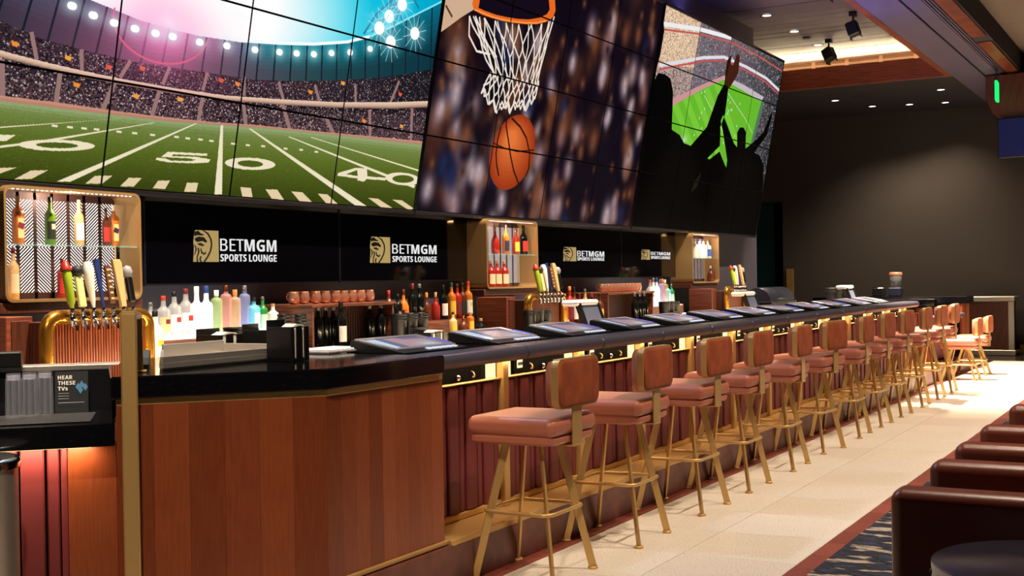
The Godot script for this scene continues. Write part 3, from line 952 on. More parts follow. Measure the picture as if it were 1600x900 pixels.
# ---------------------------------------------------------------- stools
func make_stool(called: String, label: String, group: String, leg_h: float) -> Node3D:
	# faces -x (the bar); origin on the floor below the seat
	var t := thing(called, label, "bar stool", Vector3.ZERO, 0.0, group)
	var y0 := leg_h
	for sx in [-1.0, 1.0]:
		for sz in [-1.0, 1.0]:
			var rad := Vector3(sx, 0, sz).normalized()
			var foot := Vector3(sx * 0.222, 0.012, sz * 0.222)
			var up := Vector3(sx * 0.098, y0, sz * 0.098)
			var leg := put(Shape.new().bar(foot, up, 0.04, 0.013, rad, 0.002), "leg", M.brass, t)
			put(Shape.new().lathe([Vector2(0.0, 0.0), Vector2(0.024, 0.0), Vector2(0.026, 0.004), Vector2(0.026, 0.01), Vector2(0.022, 0.014), Vector2(0.0, 0.014)], 14, Transform3D(Basis(), Vector3(foot.x, 0, foot.z))), "foot", M.brass, leg)
	var yr := y0 * 0.5
	var ring := []
	for p in rrect(0.385, 0.385, 0.055, 5):
		ring.append(Vector3(p.x, yr, p.y))
	put(Shape.new().tube(ring, 0.0105, 8, true), "foot_ring", M.brass, t)
	put(Shape.new().span(Vector3(-0.15, y0 - 0.004, -0.15), Vector3(0.15, y0 + 0.012, 0.15), 0.003), "seat_plate", M.brass, t)
	var T := Transform3D(Basis(Vector3.RIGHT, -PI / 2), Vector3.ZERO)
	put(Shape.new().prism(rrect(0.476, 0.476, 0.045, 5), y0 + 0.01, y0 + 0.052, T, 0.01, true), "seat_base", M.seat_leather, t)
	put(Shape.new().soft_box(Vector3(0.5, 0.098, 0.5), 0.042, 5, Transform3D(Basis(), Vector3(0, y0 + 0.096, 0)), 0.016), "seat_cushion", M.seat_leather, t)
	# back: a padded plate in a brass band, carried by a flat bracket
	var xb := 0.258
	put(Shape.new().span(Vector3(xb - 0.008, y0 - 0.006, -0.052), Vector3(xb, y0 + 0.2, 0.052), 0.002), "bracket", M.brass, t)
	put(Shape.new().span(Vector3(0.12, y0 - 0.01, -0.052), Vector3(xb + 0.002, y0 - 0.002, 0.052), 0.002), "bracket_foot", M.brass, t)
	var TB := Transform3D(Basis(Vector3(0, 0, -1), Vector3.UP, Vector3.RIGHT), Vector3(xb - 0.012, y0 + 0.31, 0))
	put(Shape.new().ring(rrect(0.462, 0.245, 0.05, 6), rrect(0.447, 0.23, 0.043, 6), -0.014, 0.022, TB), "back_band", M.brass, t)
	put(pad(0.448, 0.231, 0.045, 0.018, 0.014, TB), "back_pad", M.velvet, t)
	put(pad(0.448, 0.231, 0.045, -0.012, -0.045, TB), "front_pad", M.seat_leather, t)
	return t


# a rounded pad standing off its base outline; z0 at the rim, bulging towards z0 + rise
func pad(w: float, h: float, r: float, z0: float, rise: float, t: Transform3D) -> Shape:
	var s := Shape.new()
	var rows := [[1.0, 0.0], [0.985, 0.45], [0.95, 0.78], [0.86, 0.95], [0.5, 1.0]]
	var prev := PackedInt32Array()
	var out := t.basis * Vector3(0, 0, signf(rise))
	for k in rows.size():
		var o := rrect(w - (1.0 - rows[k][0]) * minf(w, h), h - (1.0 - rows[k][0]) * minf(w, h), maxf(0.004, r * rows[k][0]), 5)
		var cur := PackedInt32Array()
		for p in o:
			var slope: float = [1.0, 0.75, 0.45, 0.12, 0.0][k]
			var n := Vector3(p.x / w, p.y / h, 0).normalized() * slope + Vector3(0, 0, signf(rise)) * (1.0 - slope * 0.6)
			cur.append(s.vert(t * Vector3(p.x, p.y, z0 + rise * rows[k][1]), (t.basis * n).normalized()))
		if k > 0:
			for i in cur.size():
				var j := (i + 1) % cur.size()
				s.face(prev[i], prev[j], cur[j], s.ns[prev[i]])
				s.face(prev[i], cur[j], cur[i], s.ns[prev[i]])
		prev = cur
	var c := s.vert(t * Vector3(0, 0, z0 + rise), out)
	for i in prev.size():
		s.face(c, prev[i], prev[(i + 1) % prev.size()], out)
	return s


func stools() -> void:
	var zs := [-5.49, -6.47, -7.495, -8.395, -9.41, -10.43, -11.5, -12.395, -13.335, -14.37, -15.31, -16.17]
	var turns := [0.0, 0.03, -0.02, 0.0, 0.03, -0.12, 0.02, 0.0, -0.03, 0.02, 0.0, 0.04]
	var lab := "brass legged bar stool with rose leather seat and rust velvet back at the high bar"
	var grp := "bar stools along the high bar"
	var first := make_stool("bar_stool", lab, grp, 0.678)
	for i in zs.size():
		var o: Node3D = first if i == 0 else again(first, Vector3.ZERO)
		o.position = Vector3(-2.992 if i == 0 else -2.977, 0, zs[i])
		o.rotation.y = turns[i]
	var low := make_stool("low_stool", "shorter brass legged stool with rust velvet back at the lowered counter", "short stools at the lowered counter", 0.43)
	low.position = Vector3(-2.99, 0, -18.1)
	again(low, Vector3(-2.99, 0, -19.05))


# ---------------------------------------------------------------- lounge
func lounge() -> void:
	# armchairs that face the screens; the frame cuts them off behind the arms
	var made: Node3D
	for z in [-4.86, -6.27, -8.19]:
		var wid: float = 0.9
		if made == null:
			made = thing("armchair", "brown leather armchair with thick flat arms facing the screens", "armchair", Vector3.ZERO, 0.0, "leather armchairs in a row on the carpet")
			for s in [0.0, 1.0]:
				var zc: float = -0.075 - s * 0.78
				put(Shape.new().soft_box(Vector3(0.82, 0.64, 0.17), 0.05, 5), "arm", M.chair_leather, made, Vector3(0.41, 0.345, zc))
			put(Shape.new().soft_box(Vector3(0.66, 0.24, 0.6), 0.05, 5), "seat", M.chair_leather, made, Vector3(0.36, 0.3, -0.465))
			put(Shape.new().soft_box(Vector3(0.2, 0.66, 0.6), 0.06, 5), "backrest", M.chair_leather, made, Vector3(0.73, 0.5, -0.465))
			for sx in [0.08, 0.74]:
				for sz in [-0.08, -0.85]:
					put(Shape.new().lathe([Vector2(0.0, 0.0), Vector2(0.02, 0.0), Vector2(0.026, 0.035), Vector2(0.0, 0.035)], 10), "foot", M.lamp_black, made, Vector3(sx, 0.004, sz))
			made.position = Vector3(-1.075, 0, z)
		else:
			again(made, Vector3(-1.075, 0, z))
	var t := thing("side_table", "round side table with dark glossy top and studded steel rim", "table", Vector3(-0.43, 0.004, -4.29))
	put(Shape.new().lathe([Vector2(0.0, 0.48), Vector2(0.375, 0.48), Vector2(0.377, 0.542)], 64), "rim", M.rim_steel, t)
	put(Shape.new().lathe([Vector2(0.377, 0.542), Vector2(0.377, 0.546), Vector2(0.372, 0.549), Vector2(0.0, 0.549)], 64), "table_top", M.table_top_dark, t)
	put(Shape.new().lathe([Vector2(0.0, 0.02), Vector2(0.2, 0.0), Vector2(0.2, 0.015), Vector2(0.04, 0.03), Vector2(0.035, 0.06), Vector2(0.035, 0.5)], 24), "pedestal", M.steel, t)
	var st := Shape.new().lathe([Vector2(0.009, 0.0), Vector2(0.008, 0.004), Vector2(0.004, 0.007), Vector2(0.0, 0.008)], 10).mesh()
	for k in 24:
		var a := TAU * k / 24.0
		var o := put_mesh(st, "stud", M.lamp_black, t, Vector3(cos(a) * 0.376, 0.512, sin(a) * 0.376))
		o.basis = Basis(Vector3(-sin(a), 0, cos(a)), Vector3(cos(a), 0, sin(a)), Vector3(0, -1, 0))
	# trash bin at the service counter
	var bn := thing("trash_bin", "round brushed steel bin with a black lid in front of the service counter", "bin", Vector3(-4.22, 0, -3.1))
	put(Shape.new().lathe([Vector2(0.0, 0.0), Vector2(0.2, 0.0), Vector2(0.2, 0.8)], 40), "body", M.steel, bn)
	put(Shape.new().lathe([Vector2(0.2, 0.8), Vector2(0.21, 0.8), Vector2(0.212, 0.825), Vector2(0.2, 0.838), Vector2(0.19, 0.84)], 40), "lid_ring", M.chrome, bn)
	put(Shape.new().lathe([Vector2(0.19, 0.838), Vector2(0.12, 0.85), Vector2(0.0, 0.852)], 40), "lid", M.lamp_black, bn)


# ---------------------------------------------------------------- pictures shown on the screens
class Canvas:
	var im: Image
	var rng := RandomNumberGenerator.new()
	var dot: Image

	func _init(w: int, h: int) -> void:
		im = Image.create(w, h, false, Image.FORMAT_RGBA8)
		rng.seed = 42
		dot = Image.create(64, 64, false, Image.FORMAT_RGBA8)
		for y in 64:
			for x in 64:
				var d := Vector2(x - 31.5, y - 31.5).length() / 32.0
				dot.set_pixel(x, y, Color(1, 1, 1, pow(clampf(1.0 - d, 0.0, 1.0), 2.0)))

	# a soft field of colours: small grid in, smooth picture out
	func field(grid: Image) -> void:
		grid.resize(im.get_width(), im.get_height(), Image.INTERPOLATE_CUBIC)
		im.blit_rect(grid, Rect2i(0, 0, im.get_width(), im.get_height()), Vector2i.ZERO)

	func pts(flat: Array) -> PackedVector2Array:
		var p := PackedVector2Array()
		for i in range(0, flat.size(), 2):
			p.append(Vector2(flat[i], flat[i + 1]))
		return p

	func poly(flat: Array, c: Color) -> void:
		fill(pts(flat), c)

	func fill(p: PackedVector2Array, c: Color) -> void:
		var lo := 1e9
		var hi := -1e9
		for q in p:
			lo = minf(lo, q.y)
			hi = maxf(hi, q.y)
		for y in range(maxi(0, floori(lo)), mini(im.get_height(), ceili(hi) + 1)):
			var yy := y + 0.5
			var xs := PackedFloat32Array()
			for i in p.size():
				var a := p[i]
				var b := p[(i + 1) % p.size()]
				if (a.y <= yy) != (b.y <= yy):
					xs.append(a.x + (b.x - a.x) * (yy - a.y) / (b.y - a.y))
			xs.sort()
			for i in range(0, xs.size() - 1, 2):
				var x0 := roundi(xs[i])
				im.fill_rect(Rect2i(x0, y, maxi(1, roundi(xs[i + 1]) - x0), 1), c)

	func line(flat: Array, w: float, c: Color) -> void:
		stroke(pts(flat), w, c)

	func stroke(p: PackedVector2Array, w: float, c: Color) -> void:
		for i in p.size() - 1:
			var d := (p[i + 1] - p[i]).normalized()
			var s := Vector2(-d.y, d.x) * w * 0.5
			fill(PackedVector2Array([p[i] + s - d * w * 0.2, p[i + 1] + s + d * w * 0.2, p[i + 1] - s + d * w * 0.2, p[i] - s - d * w * 0.2]), c)

	func oval(c: Vector2, a: Vector2, b: Vector2) -> PackedVector2Array:
		var p := PackedVector2Array()
		for i in 40:
			var t := TAU * i / 40.0
			p.append(c + a * cos(t) + b * sin(t))
		return p

	func soft(c: Vector2, rx: float, ry: float, col: Color) -> void:
		var g: Image = dot.duplicate()
		g.resize(maxi(2, roundi(rx * 2)), maxi(2, roundi(ry * 2)), Image.INTERPOLATE_BILINEAR)
		var tint := Image.create(g.get_width(), g.get_height(), false, Image.FORMAT_RGBA8)
		tint.fill(Color(col, 1))
		for y in range(0, 1):
			pass
		if col.a < 0.999:
			var small: Image = dot.duplicate()
			for y in 64:
				for x in 64:
					small.set_pixel(x, y, Color(col, small.get_pixel(x, y).a * col.a))
			small.resize(g.get_width(), g.get_height(), Image.INTERPOLATE_BILINEAR)
			im.blend_rect(small, Rect2i(0, 0, small.get_width(), small.get_height()), Vector2i(roundi(c.x - rx), roundi(c.y - ry)))
		else:
			im.blend_rect_mask(tint, g, Rect2i(0, 0, g.get_width(), g.get_height()), Vector2i(roundi(c.x - rx), roundi(c.y - ry)))

	func curve(flat: Array, x: float) -> float:
		for i in range(0, flat.size() - 2, 2):
			if x <= flat[i + 2] or i == flat.size() - 4:
				return lerpf(flat[i + 1], flat[i + 3], (x - flat[i]) / (flat[i + 2] - flat[i]))
		return flat[1]

	# columns between two curves, coloured by tone.call(x, share of the height)
	func band(top: Array, bottom: Array, tone: Callable, cells := 6) -> void:
		for x in range(0, im.get_width(), 3):
			var a := curve(top, x)
			var b := curve(bottom, x)
			for k in cells:
				var y0 := roundi(lerpf(a, b, float(k) / cells))
				var y1 := roundi(lerpf(a, b, float(k + 1) / cells))
				if y1 > y0:
					im.fill_rect(Rect2i(x, y0, 3, y1 - y0), tone.call(float(x), (k + 0.5) / cells))

	func speckle(top: Array, bottom: Array, count: int, tones: Array, size := 3) -> void:
		for i in count:
			var x := rng.randf_range(0, im.get_width())
			var y := lerpf(curve(top, x), curve(bottom, x), rng.randf())
			var c: Color = tones[rng.randi_range(0, tones.size() - 1)]
			im.fill_rect(Rect2i(int(x), int(y), rng.randi_range(2, size + 1), rng.randi_range(2, size)), c.darkened(rng.randf() * 0.5))


func mix3(t: float, stops: Array) -> Color:
	for i in stops.size() - 1:
		if t <= stops[i + 1][0]:
			return stops[i][1].lerp(stops[i + 1][1], clampf((t - stops[i][0]) / (stops[i + 1][0] - stops[i][0]), 0, 1))
	return stops[-1][1]


func picture_stadium() -> Image:
	var c := Canvas.new(1400, 800)
	var g := Image.create(56, 32, false, Image.FORMAT_RGBA8)
	for y in 32:
		for x in 56:
			var u := x / 55.0
			var v := y / 31.0
			var sky := mix3(u, [[0.0, rgb(200, 240, 250)], [0.3, rgb(210, 246, 252)], [0.55, rgb(90, 220, 236)], [0.75, rgb(10, 196, 226)], [1.0, rgb(0, 168, 206)]])
			var w := clampf(1.0 - Vector2((u - 0.34) * 1.5, (v - 0.5) * 1.9).length() * 1.35, 0, 1)
			g.set_pixel(x, y, sky.lerp(Color.WHITE, minf(1.0, w * 1.8)))
	c.field(g)
	for i in 60:
		c.soft(Vector2(c.rng.randf_range(600, 1150), c.rng.randf_range(120, 430)), c.rng.randf_range(20, 70), c.rng.randf_range(8, 26), Color(0.85, 0.97, 1.0, 0.22))
	var roof := [199, 449, 288, 461, 329, 466, 398, 475, 486, 478, 547, 479, 677, 472, 799, 458, 912, 442, 1031, 418, 1114, 392, 1198, 354, 1285, 311, 1401, 254]
	var seat := [95, 533, 183, 549, 276, 554, 376, 557, 483, 555, 607, 550, 725, 547, 852, 533, 1008, 511, 1158, 485, 1284, 458, 1411, 426]
	var rimt := [101, 581, 188, 587, 281, 591, 381, 593, 504, 593, 647, 590, 822, 577, 1019, 560, 1240, 534, 1406, 511]
	var rimb := [102, 593, 189, 598, 283, 603, 383, 604, 506, 604, 649, 600, 824, 589, 1021, 573, 1244, 550, 1410, 527]
	var wallt := [110, 656, 227, 654, 356, 654, 499, 652, 624, 648, 742, 641, 931, 635, 1144, 627, 1406, 617]
	var wallb := [111, 665, 228, 664, 357, 662, 500, 659, 641, 652, 835, 642, 1089, 634, 1408, 627]
	var ground := [0, 800, 1400, 800]
	# the great roof over the stands
	c.band(roof, seat, func(x: float, k: float) -> Color:
		var a := mix3(x / 1400.0, [[0.0, rgb(70, 84, 106)], [0.2, rgb(96, 92, 120)], [0.33, rgb(226, 150, 190)], [0.45, rgb(150, 120, 150)], [0.56, rgb(30, 138, 152)], [0.8, rgb(6, 132, 152)], [1.0, rgb(4, 110, 134)]])
		var b := mix3(x / 1400.0, [[0.0, rgb(44, 44, 58)], [0.33, rgb(130, 78, 104)], [0.5, rgb(84, 78, 92)], [0.7, rgb(30, 68, 74)], [1.0, rgb(12, 52, 66)]])
		return a.lerp(b, clampf(k * 1.3, 0, 1)), 10)
	for k in 26:
		var x := 110.0 + k * 52.0
		c.line([x, c.curve(roof, x), x + (x - 640) * 0.045, c.curve(seat, x)], 5, Color(0.08, 0.12, 0.17).lerp(Color(0.3, 0.2, 0.27), clampf(1.0 - absf(x - 470) / 300, 0, 1)))
	c.line(roof.slice(0, 22), 7, rgb(250, 252, 255))
	c.line(roof.slice(20), 5, rgb(130, 230, 245))
	# stands
	var dark := func(x: float, k: float) -> Color: return mix3(x / 1400.0, [[0.0, rgb(44, 32, 42)], [0.4, rgb(74, 46, 60)], [1.0, rgb(22, 24, 30)]])
	c.band(seat, rimt, dark, 2)
	c.speckle(seat, rimt, 5200, [rgb(150, 128, 136), rgb(84, 66, 76), rgb(206, 186, 188), rgb(40, 32, 42), rgb(130, 84, 84), rgb(30, 24, 32), rgb(24, 18, 26)])
	c.band(rimb, wallt, func(x: float, k: float) -> Color: return mix3(k, [[0.0, rgb(18, 14, 18)], [0.25, rgb(58, 44, 54)], [1.0, rgb(84, 60, 68)]]), 8)
	c.speckle(rimb, wallt, 7600, [rgb(206, 176, 174), rgb(118, 88, 96), rgb(232, 212, 206), rgb(56, 42, 52), rgb(156, 100, 96), rgb(36, 26, 36), rgb(30, 22, 30), rgb(26, 20, 28)])
	var al := [160, 542, 176, 584, 270, 555, 276, 590, 386, 558, 367, 590, 487, 555, 475, 589, 591, 552, 585, 586, 701, 546, 707, 582, 811, 542, 833, 576, 935, 532, 957, 564, 1084, 513, 1094, 555, 1258, 480, 1234, 535, 107, 597, 115, 655, 229, 604, 227, 654, 354, 604, 335, 652, 468, 603, 457, 650, 587, 600, 582, 649, 706, 594, 723, 643, 833, 587, 867, 638, 990, 600, 1023, 632, 1153, 565, 1168, 625, 1331, 541, 1344, 616]
	for i in range(0, al.size(), 4):
		c.line(al.slice(i, i + 4), 9 if i < 40 else 11, rgb(150, 116, 112))
	c.band(rimt, rimb, func(x: float, k: float) -> Color: return mix3(k, [[0.0, rgb(236, 206, 180)], [0.6, rgb(206, 168, 146)], [1.0, rgb(120, 92, 84)]]), 5)
	c.band(wallt, wallb, func(x: float, k: float) -> Color: return rgb(206, 146, 122).darkened(0.15 * k), 2)
	# turf
	c.band(wallb, ground, func(x: float, k: float) -> Color: return mix3(k, [[0.0, rgb(150, 168, 120)], [0.12, rgb(112, 132, 66)], [0.45, rgb(88, 104, 32)], [1.0, rgb(52, 62, 12)]]), 24)
	for i in 9000:
		var x := c.rng.randi_range(0, 1399)
		var y := c.rng.randi_range(664, 799)
		c.im.fill_rect(Rect2i(x, y, 3, 1), c.im.get_pixel(x, y).lightened(c.rng.randf() * 0.12) if i % 2 else c.im.get_pixel(x, y).darkened(c.rng.randf() * 0.16))
	var chalk := rgb(236, 224, 192)
	for l in [[648, 652, 655, 651, 677, 796, 654, 797], [574, 656, 581, 655, 277, 794, 247, 795], [462, 666, 466, 666, 200, 730, 121, 745, 120, 741, 188, 728], [734, 651, 740, 650, 1203, 801, 1153, 801], [864, 656, 870, 655, 1393, 734, 1388, 742], [942, 650, 946, 649, 1405, 693, 1402, 697], [375, 668, 380, 667, 117, 711, 116, 709]]:
		c.poly(l, chalk)
	for l in [[125, 779, 159, 776, 126, 789, 104, 790], [189, 779, 226, 776, 192, 794, 156, 797], [333, 779, 375, 776, 352, 793, 312, 795], [416, 777, 448, 776, 431, 794, 396, 795], [492, 778, 524, 776, 513, 794, 480, 794], [571, 777, 603, 776, 600, 795, 566, 796], [730, 777, 764, 777, 773, 797, 740, 797], [811, 777, 851, 776, 879, 798, 836, 797], [899, 777, 939, 777, 979, 798, 933, 798], [995, 777, 1032, 777, 1078, 799, 1031, 798], [1194, 777, 1236, 777, 1315, 801, 1259, 800], [1297, 776, 1341, 776, 1401, 795, 1378, 800]]:
		c.poly(l, rgb(226, 204, 164))
	var hs := [229, 695, 263, 694, 295, 693, 324, 692, 378, 691, 417, 690, 463, 689, 527, 687, 558, 687, 594, 686, 626, 686, 691, 686, 737, 685, 786, 683, 861, 682, 915, 680, 970, 680]
	for i in range(0, hs.size(), 2):
		c.im.fill_rect(Rect2i(hs[i] - 6, hs[i + 1] - 1, 13, 4), chalk)
	# yard numbers 40, 50, 40
	c.poly([509, 719, 620, 714, 618, 719, 525, 723, 520, 727, 588, 723, 630, 725, 626, 732, 582, 737, 513, 740, 479, 738, 481, 733, 504, 733, 519, 736, 574, 733, 589, 729, 565, 728, 492, 731], chalk)
	var grass := rgb(76, 92, 28)
	c.fill(c.oval(Vector2(754, 725), Vector2(80, -4), Vector2(4, 13)), chalk)
	c.fill(c.oval(Vector2(753, 725), Vector2(40, -2), Vector2(3, 7)), grass)
	c.fill(c.oval(Vector2(241, 730), Vector2(84, -6), Vector2(2, 10)), chalk)
	c.fill(c.oval(Vector2(240, 730), Vector2(46, -3), Vector2(2, 5)), grass)
	c.poly([96, 724, 150, 720, 132, 732, 96, 736], chalk)
	c.poly([1127, 707, 1173, 705, 1179, 724, 1266, 723, 1255, 730, 1178, 731, 1168, 738, 1139, 737, 1142, 732, 1060, 731, 1061, 724], chalk)
	c.poly([1134, 712, 1140, 726, 1092, 725], grass)
	c.fill(c.oval(Vector2(1334, 721), Vector2(76, 3), Vector2(-17, 16)), chalk)
	c.fill(c.oval(Vector2(1334, 721), Vector2(46, 1), Vector2(-14, 10)), grass)
	# flags in the crowd
	var fg := [130, 566, 244, 573, 338, 576, 269, 618, 412, 621, 634, 561, 684, 562, 1036, 514, 1271, 511, 1136, 592, 1296, 589, 419, 567, 923, 549, 526, 613]
	for i in range(0, fg.size(), 2):
		c.poly([fg[i] - 9, fg[i + 1] - 5, fg[i] + 8, fg[i + 1] - 3, fg[i] + 4, fg[i + 1] + 5, fg[i] - 7, fg[i + 1] + 3], [rgb(240, 140, 50), rgb(226, 90, 60), rgb(240, 160, 60)][i % 3])
	# roof truss and floodlights of the picture
	for t in [[1090, 389, 1129, 336, 1183, 292, 1243, 239, 1300, 150], [1120, 380, 1200, 300, 1290, 230, 1400, 170], [1130, 340, 1180, 372], [1180, 296, 1240, 332], [1235, 250, 1300, 290], [1150, 366, 1190, 290], [1205, 350, 1250, 240]]:
		c.line(t, 6, rgb(30, 120, 160))
	c.soft(Vector2(470, 520), 330, 170, Color(1.0, 0.5, 0.72, 0.4))
	c.soft(Vector2(458, 480), 210, 120, Color(1.0, 0.55, 0.8, 0.75))
	c.soft(Vector2(470, 470), 120, 60, Color(1, 0.9, 0.97, 0.9))
	for r in 40:
		var a := TAU * r / 80.0 + 0.15
		c.line([458 + cos(a) * 124, 478 + sin(a) * 72, 458 + cos(a + 0.08) * 124, 478 + sin(a + 0.08) * 72], 4, rgb(226, 100, 130))
	var lp := [239, 481, 288, 489, 338, 494, 389, 496, 441, 496, 486, 495, 560, 494, 638, 489, 723, 484, 801, 477, 858, 471, 917, 464, 979, 452, 1047, 440, 1122, 420, 1201, 391, 1298, 354, 1181, 332, 1228, 295, 1148, 366]
	for i in range(0, lp.size(), 2):
		var p := Vector2(lp[i], lp[i + 1])
		var big := i >= 30
		c.soft(p, 80 if big else 44, 58 if big else 32, Color(0.85, 1.0, 1.0, 0.7))
		c.soft(p, 20 if big else 12, 15 if big else 8, Color.WHITE)
		if big:
			for r in 6:
				var d := Vector2(cos(r * PI / 6 + 0.2), sin(r * PI / 6 + 0.2))
				c.stroke(PackedVector2Array([p - d * 50, p + d * 50]), 1.5, rgb(170, 236, 246))
			c.soft(p, 22, 17, Color.WHITE)
	return c.im


func picture_basketball() -> Image:
	var c := Canvas.new(1400, 800)
	var r := c.rng
	c.im.fill(rgb(14, 8, 20))
	# a crowd far out of focus: dark figures, brown heads and arms, pale shirts
	for i in 70:
		c.soft(Vector2(r.randf_range(0, 1400), r.randf_range(0, 800)), r.randf_range(60, 150), r.randf_range(50, 130), Color(rgb(78, 42, 30), 0.8))
	for i in 240:
		var p := Vector2(r.randf_range(-20, 1420), r.randf_range(20, 830))
		var hole := exp(-pow((p.x - 640) / 230, 2.0)) * clampf(1.3 - p.y / 420.0, 0.0, 1.0)
		if r.randf() < hole * 1.1 or r.randf() > 0.3 + p.y / 800.0:
			continue
		var k := r.randf_range(0.75, 1.25)
		var shirt: Color = [rgb(164, 134, 136), rgb(188, 166, 170), rgb(140, 98, 92), rgb(120, 70, 44), rgb(16, 8, 20), rgb(20, 12, 26), rgb(28, 40, 78)][[0, 0, 1, 1, 2, 3, 3, 4, 4, 5, 5, 6][r.randi_range(0, 11)]]
		c.soft(p, 62 * k, 74 * k, Color(shirt, 0.95))
		c.soft(p + Vector2(r.randf_range(-8, 8), 20 * k), 50 * k, 56 * k, Color(shirt, 0.8))
		c.soft(p + Vector2(r.randf_range(-10, 10), -62 * k), 34 * k, 36 * k, Color(rgb(128, 76, 48), 0.9) if r.randf() < 0.55 else Color(rgb(20, 10, 16), 0.9))
	# backboard, hoop, net
	c.poly([-84, 0, 330, 0, 260, 170, 190, 213, 155, 242, 87, 279, 41, 308, 4, 330, -61, 370], rgb(208, 172, 142))
	c.line([60, 190, 96, 214], 7, rgb(90, 58, 40))
	c.line([8, 262, 44, 284], 7, rgb(90, 58, 40))
	c.poly([147, 249, 194, 253, 238, 253, 298, 251, 359, 246, 437, 237, 501, 226, 556, 210, 594, 190, 605, 168, 591, 138, 575, 109, 528, 95, 352, 115, 185, 170, 138, 208, 134, 234], rgb(232, 104, 30))
	c.poly([168, 239, 212, 240, 264, 240, 325, 236, 387, 230, 449, 221, 512, 205, 554, 187, 567, 171, 553, 145, 527, 119, 482, 112, 356, 129, 216, 175, 170, 210], rgb(18, 10, 24))
	c.line([150, 246, 238, 249, 298, 247, 359, 242, 437, 233, 501, 222, 556, 206], 3, rgb(255, 168, 90))
	var cord := rgb(236, 224, 210)
	var top := [129, 268, 168, 262, 240, 259, 315, 254, 407, 244, 502, 228, 565, 211, 602, 186]
	var mid := [280, 399, 311, 403, 350, 401, 397, 399, 444, 394, 492, 388, 533, 385, 564, 385]
	var bot := [245, 460, 289, 485, 344, 504, 383, 486, 414, 494, 460, 474, 503, 479, 539, 457, 560, 426]
	# a slack diamond net: gathered at the waist, tangled below it
	var along := func(flat: Array, t: float) -> Vector2:
		var n := flat.size() / 2 - 1
		var k := clampi(int(t * n), 0, n - 1)
		return Vector2(flat[k * 2], flat[k * 2 + 1]).lerp(Vector2(flat[k * 2 + 2], flat[k * 2 + 3]), t * n - k)
	for part in [[top, mid, 3, 9, 7.0], [mid, bot, 3, 11, 5.0]]:
		var rows := []
		for rr in part[2] + 1:
			var row := []
			for k in part[3] + 1:
				var t := clampf((k + (0.5 if rr % 2 else 0.0)) / part[3], 0.0, 1.0)
				var q: Vector2 = along.call(part[0], t).lerp(along.call(part[1], t), float(rr) / part[2])
				if rr > 0:
					q += Vector2(r.randf_range(-1, 1), r.randf_range(-1, 1)) * part[4]
				row.append(q)
			rows.append(row)
		for rr in part[2]:
			for k in part[3] + 1:
				var a: Vector2 = rows[rr][k]
				for dk in ([0, -1] if rr % 2 == 0 else [0, 1]):
					if k + dk < 0 or k + dk > part[3]:
						continue
					var b: Vector2 = rows[rr + 1][k + dk]
					var bend := Vector2(r.randf_range(-6, 6), 3)
					c.stroke(PackedVector2Array([a, a.lerp(b, 0.35) + bend, a.lerp(b, 0.7) + bend * 0.6, b]), 6.0, cord)
	for k in 7:
		var a: Vector2 = along.call(top, (k + 0.5) / 7.0)
		var b: Vector2 = along.call(mid, clampf((k + r.randf_range(0.0, 1.0)) / 7.0, 0, 1))
		c.stroke(PackedVector2Array([a, a.lerp(b, 0.4) + Vector2(r.randf_range(-14, 14), 0), b]), 5.0, cord)
	for l in [[129, 268, 140, 318, 190, 352, 262, 350], [180, 262, 205, 310, 250, 330, 300, 352], [245, 460, 262, 448, 289, 485, 318, 470, 344, 504, 366, 470, 383, 486, 398, 466, 414, 494, 440, 462, 460, 474, 480, 452, 503, 479, 524, 440, 539, 457, 560, 426, 564, 385], [280, 399, 262, 425, 245, 460]]:
		c.line(l, 6.5, cord)
	# ball
	for k in 10:
		var f := 1.0 - k * 0.085
		c.fill(c.oval(Vector2(470 - k * 2.5, 607 - k * 4.0), Vector2(128, -3) * f, Vector2(-19, 113) * f), rgb(158, 54, 20).lerp(rgb(226, 118, 56), k / 9.0))
	for s in [[407, 515, 407, 533, 434, 575, 456, 613, 490, 659, 537, 701], [435, 510, 493, 530, 539, 558, 575, 604, 581, 648, 570, 670], [380, 541, 371, 581, 374, 620, 386, 650, 407, 680], [348, 590, 420, 600, 500, 602, 596, 590]]:
		c.line(s, 7 if s[0] != 348 else 4, rgb(52, 20, 14))
	return c.im


